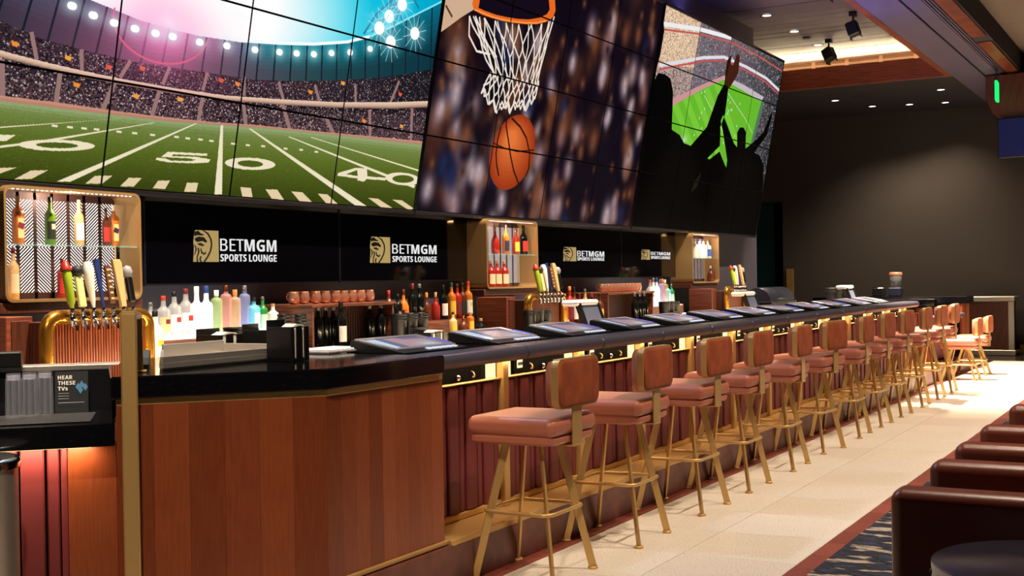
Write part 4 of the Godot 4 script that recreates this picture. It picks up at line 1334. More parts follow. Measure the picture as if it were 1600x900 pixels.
func picture_soccer() -> Image:
	var c := Canvas.new(1400, 800)
	c.im.fill(rgb(104, 94, 104))
	var whole := [0, 0, 1400, 0]
	var low := [0, 420, 1400, 620]
	c.band(whole, [0, 800, 1400, 800], func(x: float, k: float) -> Color:
		var b := mix3(x / 1400.0, [[0.0, rgb(206, 176, 160)], [0.24, rgb(190, 164, 156)], [0.26, rgb(120, 112, 124)], [0.6, rgb(98, 92, 106)], [0.85, rgb(66, 70, 78)], [1.0, rgb(34, 44, 48)]])
		return b.darkened(0.1 * k), 4)
	c.speckle(whole, low, 15000, [rgb(214, 206, 206), rgb(96, 82, 92), rgb(206, 90, 88), rgb(52, 48, 60), rgb(160, 150, 156), rgb(70, 76, 90), rgb(240, 234, 230)], 6)
	c.band([0, 0, 350, 0, 352, 0, 1400, 0], [0, 215, 348, 172, 349, 0, 1400, 0], func(x: float, k: float) -> Color: return rgb(232, 204, 170), 1)
	c.speckle([0, 0, 350, 0], [0, 215, 348, 172], 0, [Color.WHITE])
	for i in 2600:
		var x := c.rng.randi_range(0, 347)
		c.im.fill_rect(Rect2i(x, c.rng.randi_range(0, 215 - x / 8), 5, 4), [rgb(250, 240, 220), rgb(214, 150, 120), rgb(190, 160, 130), rgb(236, 200, 160), rgb(150, 110, 96)][i % 5])
	c.line([-8, 69, 349, 28, 689, 5], 16, rgb(240, 240, 244))
	c.line([-8, 88, 349, 46, 689, 22, 1035, 24, 1387, 40], 7, rgb(196, 92, 86))
	c.line([25, 213, 203, 173, 435, 123, 649, 89, 934, 90, 1196, 100, 1401, 128], 13, rgb(226, 222, 230))
	c.line([25, 228, 203, 187, 435, 137, 649, 103, 934, 104, 1196, 116, 1401, 146], 7, rgb(200, 84, 84))
	# pitch with mown stripes
	var pitch := [197, 339, 473, 241, 680, 176, 895, 187, 1182, 204, 1159, 284, 1129, 407, 1064, 531, 855, 528, 519, 514, 257, 483, 190, 430]
	c.poly(pitch, rgb(104, 188, 44))
	for k in 5:
		var t := k * 0.2
		var a := Vector2(197, 339).lerp(Vector2(680, 176), t)
		var b := Vector2(197, 339).lerp(Vector2(680, 176), t + 0.1)
		var s := Vector2(480, 290) * 0.9
		c.fill(PackedVector2Array([a, b, b + s * (1.0 - t * 0.25), a + s * (1.0 - t * 0.2)]), rgb(122, 204, 58))
	c.poly([197, 339, 473, 241, 680, 176, 674, 160, 466, 222, 189, 312], rgb(206, 150, 150))
	c.poly([680, 176, 895, 187, 1182, 204, 1203, 182, 921, 164, 674, 160], rgb(200, 186, 196))
	c.poly([1182, 204, 1159, 284, 1129, 407, 1160, 407, 1200, 290, 1225, 200], rgb(86, 118, 96))
	c.line([500, 262, 860, 420], 4, rgb(196, 226, 160))
	c.line([720, 210, 1010, 300, 1130, 350], 4, rgb(196, 226, 160))
	for i in 46:
		c.im.fill_rect(Rect2i(c.rng.randi_range(420, 1080), c.rng.randi_range(230, 420), 6, 9), [rgb(240, 240, 236), rgb(220, 120, 60)][i % 2])
	c.soft(Vector2(360, 450), 70, 34, Color(0.9, 0.95, 0.95, 0.8))
	# people standing before it, in silhouette
	var ink := rgb(2, 2, 2)
	c.poly([-6, 800, -6, 605, -1, 272, 23, 240, 85, 236, 140, 244, 184, 288, 228, 425, 314, 437, 367, 463, 440, 467, 579, 379, 643, 246, 696, 190, 748, 197, 760, 304, 729, 364, 744, 396, 758, 439, 640, 500, 664, 503, 766, 462, 850, 510, 875, 521, 872, 490, 760, 372, 722, 340, 738, 313, 817, 355, 919, 414, 967, 427, 937, 366, 961, 342, 1008, 338, 1048, 355, 1075, 423, 1151, 393, 1279, 332, 1315, 267, 1345, 233, 1359, 244, 1330, 340, 1197, 431, 1275, 437, 1353, 474, 1389, 559, 1400, 640, 1400, 800], ink)
	c.poly([0, 60, 20, 90, 16, 180, 0, 240], ink)
	c.poly([697, 192, 688, 153, 685, 98, 714, 70, 730, 69, 730, 103, 758, 107, 782, 59, 811, 52, 825, 66, 835, 127, 799, 165, 762, 198], rgb(66, 28, 16))
	c.poly([686, 150, 688, 100, 716, 72, 722, 90, 712, 150], rgb(44, 18, 11))
	c.poly([540, 600, 600, 560, 580, 620, 520, 650], rgb(28, 26, 8))
	return c.im


func screen_mat(called: String, im: Image, power: float) -> StandardMaterial3D:
	var m := mat(called, Color(0.01, 0.01, 0.012), 0.3)
	im.convert(Image.FORMAT_RGB8)
	m.emission_enabled = true
	m.emission = Color.BLACK
	m.emission_energy_multiplier = power
	m.emission_texture = ImageTexture.create_from_image(im)
	m.texture_repeat = false
	m.metallic_specular = 0.15
	return m


func video_walls() -> void:
	var up := Vector3(0.445, 2.372, 0)
	var h := up.length()
	var y := up.normalized()
	var x := Vector3(0, 0, -1)
	var bas := Basis(x, y, x.cross(y))
	var specs := [
		["stadium_video_wall", "video wall of tiled screens showing an empty football field and stadium", -3.87, -8.087, picture_stadium(), 1.0],
		["basketball_video_wall", "video wall of tiled screens showing a basketball falling through a net", -8.123, -12.29, picture_basketball(), 1.0],
		["soccer_video_wall", "video wall of tiled screens showing a soccer pitch behind cheering silhouettes", -12.347, -16.596, picture_soccer(), 0.95]]
	for s in specs:
		var w: float = s[2] - s[3]
		var m := screen_mat(s[0] + "_picture", s[4], s[5])
		var t := thing(s[0], s[1], "video wall", Vector3(-5.45, 2.065, s[2]))
		t.basis = bas
		put(Shape.new().span(Vector3(0.0, 0.0, -0.16), Vector3(w, h, -0.012)), "back_frame", M.frame_black, t)
		put(Shape.new().span(Vector3(0.02, h + 0.031, -0.06), Vector3(w - 0.02, h + 0.037, -0.03)), "strip_light", M.violet_glow, t)
		put(Shape.new().span(Vector3(-0.012, -0.03, -0.16), Vector3(w + 0.012, 0.0, 0.006), 0.004), "lower_bezel", M.frame_black, t)
		put(Shape.new().span(Vector3(-0.012, h, -0.16), Vector3(w + 0.012, h + 0.03, 0.006), 0.004), "upper_bezel", M.frame_black, t)
		for e in [-0.012, w]:
			put(Shape.new().span(Vector3(e, 0.0, -0.16), Vector3(e + 0.012, h, 0.006), 0.002), "side_bezel", M.frame_black, t)
		var cw := w / 4.0
		var ch := h / 4.0
		var gap := 0.0068
		for r in 4:
			for k in 4:
				var p := put(Shape.new().span(Vector3(gap, gap, -0.05), Vector3(cw - gap, ch - gap, -0.001)), "display_panel", M.frame_black, t, Vector3(k * cw, r * ch, 0))
				var u0 := k / 4.0 + gap / w
				var u1 := (k + 1) / 4.0 - gap / w
				var v1 := 1.0 - r / 4.0 - gap / h
				var v0 := 1.0 - (r + 1) / 4.0 + gap / h
				var q := Shape.new()
				q.quad(Vector3(gap, gap, 0), Vector3(cw - gap, gap, 0), Vector3(cw - gap, ch - gap, 0), Vector3(gap, ch - gap, 0), Vector3.BACK, PackedVector2Array([Vector2(u0, v1), Vector2(u1, v1), Vector2(u1, v0), Vector2(u0, v0)]))
				put(q, "display_face", m, p)


func letters(text: String, bold: bool, at: Vector3, size: Vector2, m: Material, parent: Node3D, bas: Basis, called := "lettering") -> MeshInstance3D:
	# at: lower near corner of the words; size: width and height in metres
	var f := SystemFont.new()
	f.font_names = PackedStringArray(["Droid Sans"])
	f.font_weight = 700 if bold else 400
	var tm := TextMesh.new()
	tm.font = f
	tm.text = text
	tm.font_size = 48
	tm.pixel_size = 0.01
	tm.depth = 0.01
	var bb := tm.get_aabb()
	var o := MeshInstance3D.new()
	o.name = called
	o.mesh = tm
	o.material_override = m
	parent.add_child(o, true)
	var sc := Vector3(size.x / bb.size.x, size.y / bb.size.y, 0.2)
	o.basis = bas * Basis.from_scale(sc)
	o.position = at - o.basis * Vector3(bb.position.x, bb.position.y, bb.position.z)
	return o


func emblem(parent: Node3D, at: Vector3, w: float, h: float, bas: Basis) -> void:
	# gold tile with a lion's head drawn in black
	var S := func(flat: Array) -> PackedVector2Array:
		var p := PackedVector2Array()
		for i in range(0, flat.size(), 2):
			p.append(Vector2(flat[i] * w, flat[i + 1] * h))
		return p
	var t := Transform3D(bas, at)
	var tile := put(Shape.new().prism(S.call([0.0, 0.0, 1, 0, 1, 1, 0.1, 1, 0.06, 0.9, 0.02, 0.62, 0.04, 0.45]), 0.0, 0.003, t), "emblem_tile", M.logo_gold, parent)
	var k := Shape.new()
	for q in [[0.42, 1.0, 0.6, 0.92, 0.72, 0.72, 0.745, 0.55, 0.7, 0.35, 0.58, 0.15, 0.45, 0.0, 0.37, 0.0, 0.52, 0.17, 0.64, 0.36, 0.685, 0.55, 0.66, 0.72, 0.55, 0.88, 0.36, 1.0],
			[0.02, 0.94, 0.2, 0.98, 0.3, 0.9, 0.44, 0.86, 0.34, 0.83, 0.16, 0.84, 0.06, 0.8],
			[0.06, 0.74, 0.22, 0.8, 0.42, 0.78, 0.54, 0.66, 0.5, 0.6, 0.36, 0.66, 0.16, 0.62, 0.08, 0.66],
			[0.14, 0.58, 0.3, 0.6, 0.44, 0.53, 0.36, 0.49, 0.22, 0.52],
			[0.02, 0.55, 0.1, 0.5, 0.14, 0.38, 0.06, 0.24, 0.0, 0.2, 0.06, 0.3, 0.08, 0.42],
			[0.16, 0.46, 0.22, 0.44, 0.24, 0.32, 0.16, 0.14, 0.18, 0.0, 0.12, 0.0, 0.12, 0.16, 0.18, 0.32],
			[0.3, 0.46, 0.34, 0.32, 0.44, 0.28, 0.46, 0.34, 0.5, 0.26, 0.4, 0.22, 0.3, 0.27, 0.27, 0.38],
			[0.32, 0.18, 0.28, 0.08, 0.32, 0.0, 0.26, 0.0, 0.22, 0.08, 0.26, 0.18]]:
		k.prism(S.call(q), 0.003, 0.0045, t)
	put(k, "emblem_line", M.black, tile)


func back_wall_screens() -> void:
	var x := -5.6
	var bas := Basis(Vector3(0, 0, -1), Vector3.UP, Vector3.RIGHT)
	# near end, far end; emblem: z, bottom, width, height; first line: z, bottom, width, height; second line the same
	var specs := [
		[-5.39, -7.318, -5.80, 1.65, 0.232, 0.203, -6.048, 1.723, 0.557, 0.08, 1.654, 0.048, "beside the niche with the beer taps"],
		[-7.322, -9.27, -7.70, 1.651, 0.27, 0.203, -8.0, 1.727, 0.643, 0.075, 1.66, 0.047, "above the rows of amber liquor bottles"],
		[-10.42, -12.398, -10.98, 1.682, 0.29, 0.143, -11.298, 1.732, 0.648, 0.058, 1.69, 0.034, "above the second row of copper mugs"],
		[-12.402, -14.0, -12.945, 1.71, 0.245, 0.115, -13.225, 1.765, 0.59, 0.038, 1.72, 0.034, "in the smallest size, beside the last niche"]]
	for s in specs:
		var t := thing("wall_screen", "black screen with gold lion emblem " + s[12], "screen", Vector3(x, 0, 0))
		put(Shape.new().span(Vector3(-0.08, 1.5, s[1] + 0.006), Vector3(-0.004, 2.2, s[0] - 0.006), 0.004), "case", M.frame_black, t)
		put(Shape.new().span(Vector3(-0.004, 1.515, s[1] + 0.014), Vector3(-0.001, 2.19, s[0] - 0.014)), "display_face", M.screen_glass, t)
		emblem(t, Vector3(-0.001, s[3], s[2]), s[4], s[5], bas)
		var bw: float = s[8] * 0.42
		letters("BET", false, Vector3(0.0, s[7], s[6]), Vector2(bw - 0.01, s[9]), M.logo_white, t, bas)
		letters("MGM", true, Vector3(0.0, s[7], s[6] - bw), Vector2(s[8] - bw, s[9]), M.logo_white, t, bas)
		letters("SPORTS LOUNGE", true, Vector3(0.0, s[10], s[6]), Vector2(s[8], s[11]), M.logo_white, t, bas)


# ---------------------------------------------------------------- the back bar
func glass(called: String, c: Color, alpha: float, rough := 0.3) -> StandardMaterial3D:
	var m := mat(called, Color(c, alpha), rough)
	m.transparency = BaseMaterial3D.TRANSPARENCY_ALPHA
	return m


func bottle_materials() -> void:
	glass("g_clear", rgb(236, 240, 244), 0.24)
	glass("g_frost", rgb(246, 248, 252), 0.86, 0.5)
	glass("g_lime", rgb(190, 226, 160), 0.3)
	glass("g_rose", rgb(232, 168, 160), 0.3)
	glass("g_peach", rgb(236, 200, 160), 0.3)
	glass("g_violet", rgb(160, 176, 240), 0.3)
	glass("g_sky", rgb(110, 206, 236), 0.75)
	glass("g_green", rgb(40, 140, 62), 0.85)
	glass("g_leaf", rgb(104, 150, 26), 0.82)
	glass("g_amber", rgb(206, 116, 34), 0.8)
	glass("g_straw", rgb(236, 196, 130), 0.7)
	glass("g_ruby", rgb(166, 36, 24), 0.88)
	glass("g_brown", rgb(92, 40, 20), 0.92)
	mat("g_black", rgb(14, 16, 15), 0.12)
	mat("g_milk", rgb(240, 236, 226), 0.35)
	mat("c_red", rgb(176, 42, 34), 0.4)
	mat("c_maroon", rgb(96, 22, 26), 0.4)
	mat("c_black", rgb(9, 9, 11), 0.4)
	mat("c_navy", rgb(30, 52, 120), 0.4)
	mat("c_silver", rgb(206, 208, 214), 0.25, 0.9)
	mat("c_white", rgb(236, 236, 234), 0.45)
	mat("c_orange", rgb(226, 134, 58), 0.4)
	mat("blender_lid", rgb(150, 92, 62), 0.4)
	mat("blender_base", rgb(22, 25, 48), 0.4)
	mat("c_copper", rgb(190, 108, 76), 0.25, 0.95)
	mat("c_cork", rgb(190, 150, 106), 0.8)
	mat("c_teal", rgb(16, 64, 62), 0.4)
	mat("l_white", rgb(238, 234, 226), 0.7)
	mat("l_tan", rgb(226, 190, 134), 0.7)
	mat("l_cream", rgb(226, 208, 170), 0.7)
	mat("l_red", rgb(196, 44, 40), 0.6)
	mat("l_maroon", rgb(116, 30, 36), 0.6)
	mat("l_blue", rgb(50, 96, 200), 0.6)
	mat("l_ice", rgb(206, 214, 240), 0.6)
	mat("l_mint", rgb(176, 214, 186), 0.6)
	mat("l_yellow", rgb(236, 190, 60), 0.6)
	mat("l_navy", rgb(36, 32, 62), 0.6)
	mat("l_dark", rgb(26, 34, 30), 0.6)
	mat("l_grey", rgb(150, 150, 156), 0.6)


func bottle(shape: String, at: Vector3, h: float, r: float, g: String, cap: String, lab: String, mark: String, label: String, group: String) -> Node3D:
	var t := thing("bottle", label, "bottle", at, 0.0, group)
	var p := []
	var body_top := 0.62
	var seg := 16
	var turn := 0.0
	match shape:
		"round":
			p = [Vector2(0, 0), Vector2(r * 0.92, 0), Vector2(r, h * 0.015), Vector2(r, h * 0.6), Vector2(r * 0.92, h * 0.655), Vector2(r * 0.55, h * 0.715), Vector2(r * 0.36, h * 0.76), Vector2(r * 0.33, h * 0.9)]
			body_top = 0.6
		"wine":
			p = [Vector2(0, 0), Vector2(r * 0.94, 0), Vector2(r, h * 0.015), Vector2(r, h * 0.56), Vector2(r * 0.93, h * 0.62), Vector2(r * 0.6, h * 0.69), Vector2(r * 0.4, h * 0.735), Vector2(r * 0.36, h * 0.86)]
			body_top = 0.56
		"tall":
			p = [Vector2(0, 0), Vector2(r * 0.95, 0), Vector2(r, h * 0.015), Vector2(r, h * 0.74), Vector2(r * 0.95, h * 0.785), Vector2(r * 0.7, h * 0.815), Vector2(r * 0.4, h * 0.83), Vector2(r * 0.38, h * 0.88)]
			body_top = 0.74
		"slim":
			p = [Vector2(0, 0), Vector2(r * 0.94, 0), Vector2(r, h * 0.015), Vector2(r * 1.0, h * 0.58), Vector2(r * 0.9, h * 0.63), Vector2(r * 0.5, h * 0.68), Vector2(r * 0.4, h * 0.72), Vector2(r * 0.36, h * 0.86)]
			body_top = 0.58
		"square":
			seg = 4
			turn = PI / 4
			p = [Vector2(0, 0), Vector2(r * 1.2, 0), Vector2(r * 1.28, h * 0.02), Vector2(r * 1.28, h * 0.66), Vector2(r * 1.1, h * 0.72), Vector2(r * 0.45, h * 0.78), Vector2(r * 0.42, h * 0.88)]
			body_top = 0.66
		"squat":
			p = [Vector2(0, 0), Vector2(r * 0.8, 0), Vector2(r, h * 0.08), Vector2(r * 1.05, h * 0.3), Vector2(r, h * 0.48), Vector2(r * 0.6, h * 0.62), Vector2(r * 0.3, h * 0.7), Vector2(r * 0.28, h * 0.84)]
			body_top = 0.4
	var tr := Transform3D(Basis(Vector3.UP, turn), Vector3.ZERO)
	put(Shape.new().lathe(p, seg, tr), "glass", M[g], t)
	var neck: Vector2 = p[-1]
	put(Shape.new().lathe([Vector2(neck.x * 1.08, neck.y - h * 0.01), Vector2(neck.x * 1.12, h * 0.99), Vector2(neck.x * 0.9, h), Vector2(0, h)], 12), "cap", M[cap], t)
	if lab:
		var a := -1.25
		var b := 1.25
		var lo := h * body_top * 0.2
		var hi := h * body_top * 0.82
		if shape == "square":
			put(Shape.new().box(Vector3(0.001, hi - lo, r * 1.5), 0.0, Transform3D(Basis(), Vector3(r * 0.906, (lo + hi) * 0.5, 0))), "paper_label", M[lab], t)
			if mark:
				put(Shape.new().box(Vector3(0.0016, (hi - lo) * 0.3, r * 1.52), 0.0, Transform3D(Basis(Vector3.RIGHT, -0.3), Vector3(r * 0.907, lerpf(lo, hi, 0.62), 0))), "label_mark", M[mark], t)
		else:
			put(Shape.new().lathe([Vector2(r * 1.006, lo), Vector2(r * 1.006, hi)], 10, Transform3D(), a, b), "paper_label", M[lab], t)
			if mark:
				put(Shape.new().lathe([Vector2(r * 1.014, lerpf(lo, hi, 0.55)), Vector2(r * 1.014, lerpf(lo, hi, 0.85))], 8, Transform3D(), a * 0.35, b * 0.35), "label_mark", M[mark], t)
	return t


func niche(z0: float, label: String) -> void:
	var bas := Basis(Vector3(0, 0, -1), Vector3.UP, Vector3.RIGHT)
	var t := thing("bottle_niche", label, "shelf niche", Vector3(-5.4, 1.425, z0))
	t.basis = bas
	var w := 0.94
	var h := 0.615
	var c := Vector2(w / 2, h / 2)
	put(Shape.new().ring(rrect(w, h, 0.05, 5, c), rrect(w - 0.03, h - 0.03, 0.038, 5, c), -0.275, 0.0), "frame", M.niche_metal, t)
	put(Shape.new().box(Vector3(w - 0.03, h - 0.03, 0.006), 0.0, Transform3D(Basis(), Vector3(c.x, c.y, -0.215))), "light_panel", M.panel_glow, t)
	# the pierced metal sheet: bars slanting up and down by turns
	var s := Shape.new()
	var cols := 8
	var cw := (w - 0.03) / cols
	for k in cols:
		var x0 := 0.015 + k * cw
		s.span(Vector3(x0 - 0.01, 0.016, -0.203), Vector3(x0 + 0.01, h - 0.016, -0.199))
		var tilt := 1.0 if k % 2 == 0 else -1.0
		var n := 35
		for i in n:
			var y := -0.02 + (h + 0.04) * i / n
			var a := Vector3(x0 + 0.008, y - tilt * 0.042, -0.201)
			var b := Vector3(x0 + cw - 0.008, y + tilt * 0.042, -0.201)
			var lo := 0.04
			var hi := h - 0.045
			if maxf(a.y, b.y) < lo + 0.004 or minf(a.y, b.y) > hi - 0.004:
				continue
			# cut the bar where the sheet's solid rim begins
			for lim in [lo, hi]:
				var ta: float = (lim - a.y) / (b.y - a.y)
				if ta > 0.0 and ta < 1.0:
					var cut := a.lerp(b, ta)
					if (a.y < lim) == (lim == lo):
						a = cut
					else:
						b = cut
			s.bar(a, b, 0.0078, 0.003, Vector3(0, 1, 0))
	s.span(Vector3(0.015, 0.015, -0.203), Vector3(w - 0.015, 0.05, -0.199))
	s.span(Vector3(0.015, h - 0.055, -0.203), Vector3(w - 0.015, h - 0.015, -0.199))
	var sh := put(s, "pierced_screen", M.bronze, t)
	sh.set_meta("label", "bronze sheet pierced with slanting slots")
	put(Shape.new().span(Vector3(0.016, 0.3, -0.195), Vector3(w - 0.016, 0.308, -0.02), 0.001), "glass_shelf", M.shelf_glass, t)
	var d := Shape.new()
	for k in 28:
		d.box(Vector3(0.014, 0.004, 0.008), 0.0, Transform3D(Basis(), Vector3(0.05 + k * 0.031 + (k / 4) * 0.0, h - 0.018, -0.03)))
	put(d, "lamp_dots", M.panel_glow, t)
	put(Shape.new().span(Vector3(-0.02, -0.06, -0.275), Vector3(w + 0.02, -0.001, -0.02), 0.004), "plinth", M.dark_wood, t)
	var l := OmniLight3D.new()
	l.name = numbered("niche_lamp")
	add_child(l)
	l.position = Vector3(-5.44, 1.425 + h - 0.03, z0 - w / 2)
	l.light_color = Color(1.0, 0.9, 0.8)
	l.light_energy = 0.12
	l.light_size = 0.01
	l.omni_range = 20.0
	l.omni_attenuation = 2.0
	l.shadow_enabled = true


func tap_tower(zoff: float, label: String) -> void:
	var t := thing("tap_tower", label, "beer taps", Vector3(0, 0, zoff))
	var za := on_x(72, 530, -4.93).z
	var zb := on_x(231, 530, -4.93).z
	var y0 := 1.071
	var yt := 1.352
	# thick brass pipe bent into a gate
	var path := [Vector3(-4.93, y0, za)]
	for i in 6:
		var a := PI / 2 * i / 5.0
		path.append(Vector3(-4.93, yt - 0.07 + sin(a) * 0.07, za - 0.07 + cos(a) * 0.07))
	for i in 6:
		var a := PI / 2 * i / 5.0
		path.append(Vector3(-4.93, yt - 0.07 + cos(a) * 0.07, zb + 0.07 - sin(a) * 0.07))
	path.append(Vector3(-4.93, y0, zb))
	put(Shape.new().tube(path, 0.036, 14), "brass_gate", M.brass_warm, t)
	put(Shape.new().span(Vector3(-5.12, y0, zb), Vector3(-4.965, 1.33, za), 0.003), "wood_box", M.dark_wood, t)
	var fl := Shape.new()
	var n := 34
	for k in n:
		var z := lerpf(za - 0.03, zb + 0.03, (k + 0.5) / n)
		fl.bar(Vector3(-4.962, y0 + 0.02, z), Vector3(-4.962, 1.315, z), 0.012, 0.012, Vector3.RIGHT, 0.003)
	put(fl, "fluting", M.tower_wood, t)
	put(Shape.new().span(Vector3(-4.97, y0, zb), Vector3(-4.95, y0 + 0.02, za), 0.002), "foot_strip", M.brass, t)
	# faucets and their handles
	var kinds := ["yellow", "cream", "white", "blue", "brown", "wood", "dark"]
	var pxs := [113, 130, 147, 162, 177, 193, 208]
	for i in 7:
		var z := on_x(pxs[i], 490, -4.86).z
		var tap := put(Shape.new().lathe([Vector2(0.0, -0.05), Vector2(0.008, -0.05), Vector2(0.009, -0.03), Vector2(0.014, -0.02), Vector2(0.016, 0.0), Vector2(0.014, 0.016), Vector2(0.008, 0.024), Vector2(0.011, 0.034), Vector2(0.01, 0.05), Vector2(0.0, 0.052)], 12), "tap", M.chrome, t, Vector3(-4.86, yt - 0.005, z))
		put(Shape.new().tube([Vector3(-0.04, 0, 0), Vector3(0, 0, 0)], 0.011, 8), "shank", M.chrome, tap)
		put(Shape.new().tube([Vector3(0.008, -0.005, 0), Vector3(0.024, -0.02, 0), Vector3(0.03, -0.045, 0), Vector3(0.03, -0.06, 0)], 0.007, 8), "spout", M.chrome, tap)
		var lean := Basis(Vector3.BACK, 0.2)
		var H := Transform3D(lean, Vector3(0, 0.048, 0))
		match kinds[i]:
			"yellow":
				put(Shape.new().lathe([Vector2(0.008, 0), Vector2(0.014, 0.02), Vector2(0.02, 0.03), Vector2(0.024, 0.17), Vector2(0.022, 0.19)], 10, H), "handle", M.h_lime, tap)
				put(Shape.new().lathe([Vector2(0.028, 0.19), Vector2(0.03, 0.2), Vector2(0.02, 0.215), Vector2(0.016, 0.235), Vector2(0.0, 0.245)], 10, H), "handle_top", M.c_red, tap)
			"cream":
				put(Shape.new().box(Vector3(0.022, 0.155, 0.042), 0.004, H * Transform3D(Basis(), Vector3(0, 0.085, 0))), "handle", M.h_cream, tap)
				put(Shape.new().lathe([Vector2(0.0, 0.16), Vector2(0.022, 0.168), Vector2(0.032, 0.19), Vector2(0.022, 0.212), Vector2(0.0, 0.22)], 14, H), "handle_top", M.l_dark, tap)
			"white":
				put(Shape.new().lathe([Vector2(0.006, 0), Vector2(0.014, 0.04), Vector2(0.026, 0.16), Vector2(0.03, 0.2), Vector2(0.02, 0.235), Vector2(0.0, 0.24)], 12, H), "handle", M.g_milk, tap)
			"blue":
				put(Shape.new().lathe([Vector2(0.006, 0), Vector2(0.009, 0.03), Vector2(0.014, 0.2), Vector2(0.018, 0.25), Vector2(0.0, 0.252)], 8, H), "handle", M.c_navy, tap)
			"brown":
				put(Shape.new().box(Vector3(0.016, 0.2, 0.034), 0.003, H * Transform3D(Basis(), Vector3(0, 0.12, 0))), "handle", M.h_brown, tap)
				for k in 6:
					put(Shape.new().box(Vector3(0.018, 0.01, 0.02), 0.001, H * Transform3D(Basis(), Vector3(0.001, 0.045 + k * 0.03, 0))), "rung", M.l_tan, tap)
			"wood":
				put(Shape.new().prism(PackedVector2Array([Vector2(-0.016, 0), Vector2(0.016, 0), Vector2(0.03, 0.23), Vector2(0.02, 0.25), Vector2(-0.03, 0.25)]), -0.012, 0.012, H * Transform3D(Basis(Vector3(0, 0, -1), Vector3.UP, Vector3.RIGHT), Vector3.ZERO), 0.003), "handle", M.h_pine, tap)
			"dark":
				put(Shape.new().box(Vector3(0.03, 0.13, 0.036), 0.006, H * Transform3D(Basis(), Vector3(0, 0.09, 0))), "handle", M.c_black, tap)
				put(Shape.new().lathe([Vector2(0.0, 0.15), Vector2(0.022, 0.16), Vector2(0.028, 0.185), Vector2(0.02, 0.21), Vector2(0.0, 0.22)], 12, H), "handle_top", M.l_grey, tap)
				put(Shape.new().box(Vector3(0.01, 0.024, 0.02), 0.003, H * Transform3D(Basis(), Vector3(0.018, 0.185, 0.004))), "badge", M.c_red, tap)


func mug_mesh(t: Node3D) -> void:
	put(Shape.new().lathe([Vector2(0, 0), Vector2(0.022, 0), Vector2(0.034, 0.012), Vector2(0.04, 0.035), Vector2(0.037, 0.058), Vector2(0.031, 0.076), Vector2(0.034, 0.086), Vector2(0.03, 0.084), Vector2(0.02, 0.03), Vector2(0, 0.02)], 18), "cup", M.copper, t)
	put(Shape.new().tube([Vector3(0, 0.066, 0.034), Vector3(0, 0.072, 0.052), Vector3(0, 0.052, 0.062), Vector3(0, 0.03, 0.054), Vector3(0, 0.026, 0.038)], 0.004, 6), "handle", M.copper, t)


func wine_cabinet(za: float, zb: float, top: float, front: float, label: String) -> void:
	var t := thing("wine_cabinet", label, "cabinet", Vector3(0, 0, 0))
	put(Shape.new().span(Vector3(-5.6, 1.071, za - 0.02), Vector3(front, top - 0.022, za), 0.002), "side_panel", M.walnut_across, t)
	put(Shape.new().span(Vector3(-5.6, 1.071, zb), Vector3(front, top - 0.022, zb + 0.02), 0.002), "side_panel", M.walnut_across, t)
	put(Shape.new().span(Vector3(-5.6, top - 0.022, zb - 0.01), Vector3(front + 0.01, top, za + 0.01), 0.003), "top_board", M.walnut_across, t)
	put(Shape.new().span(Vector3(-5.6, 1.071, zb + 0.02), Vector3(front - 0.22, top - 0.022, za - 0.02)), "back_board", M.dark_wood, t)
	var fl := Shape.new()
	var n := int((za - zb) / 0.03)
	for k in n:
		var z := lerpf(za - 0.03, zb + 0.03, (k + 0.5) / n)
		fl.bar(Vector3(front - 0.218, 1.072, z), Vector3(front - 0.218, top - 0.023, z), 0.01, 0.018, Vector3.RIGHT, 0.003)
	put(fl, "fluting", M.dark_wood, t)


func lit_step(za: float, zb: float, label: String) -> void:
	var t := thing("lit_bottle_step", label, "bottle step", Vector3(0, 0, 0))
	put(Shape.new().span(Vector3(-5.5, 1.071, zb), Vector3(-5.2, 1.185, za), 0.003), "wood_front", M.walnut_across, t)
	put(Shape.new().span(Vector3(-5.49, 1.185, zb + 0.006), Vector3(-5.207, 1.193, za - 0.006), 0.001), "light_panel", M.step_glow, t)
	area("step_light", Vector3(-5.348, 1.1945, (za + zb) * 0.5), Vector3.UP, Vector2(za - zb - 0.03, 0.27), Color(1.0, 0.97, 0.92), 0.24, Vector3.RIGHT)


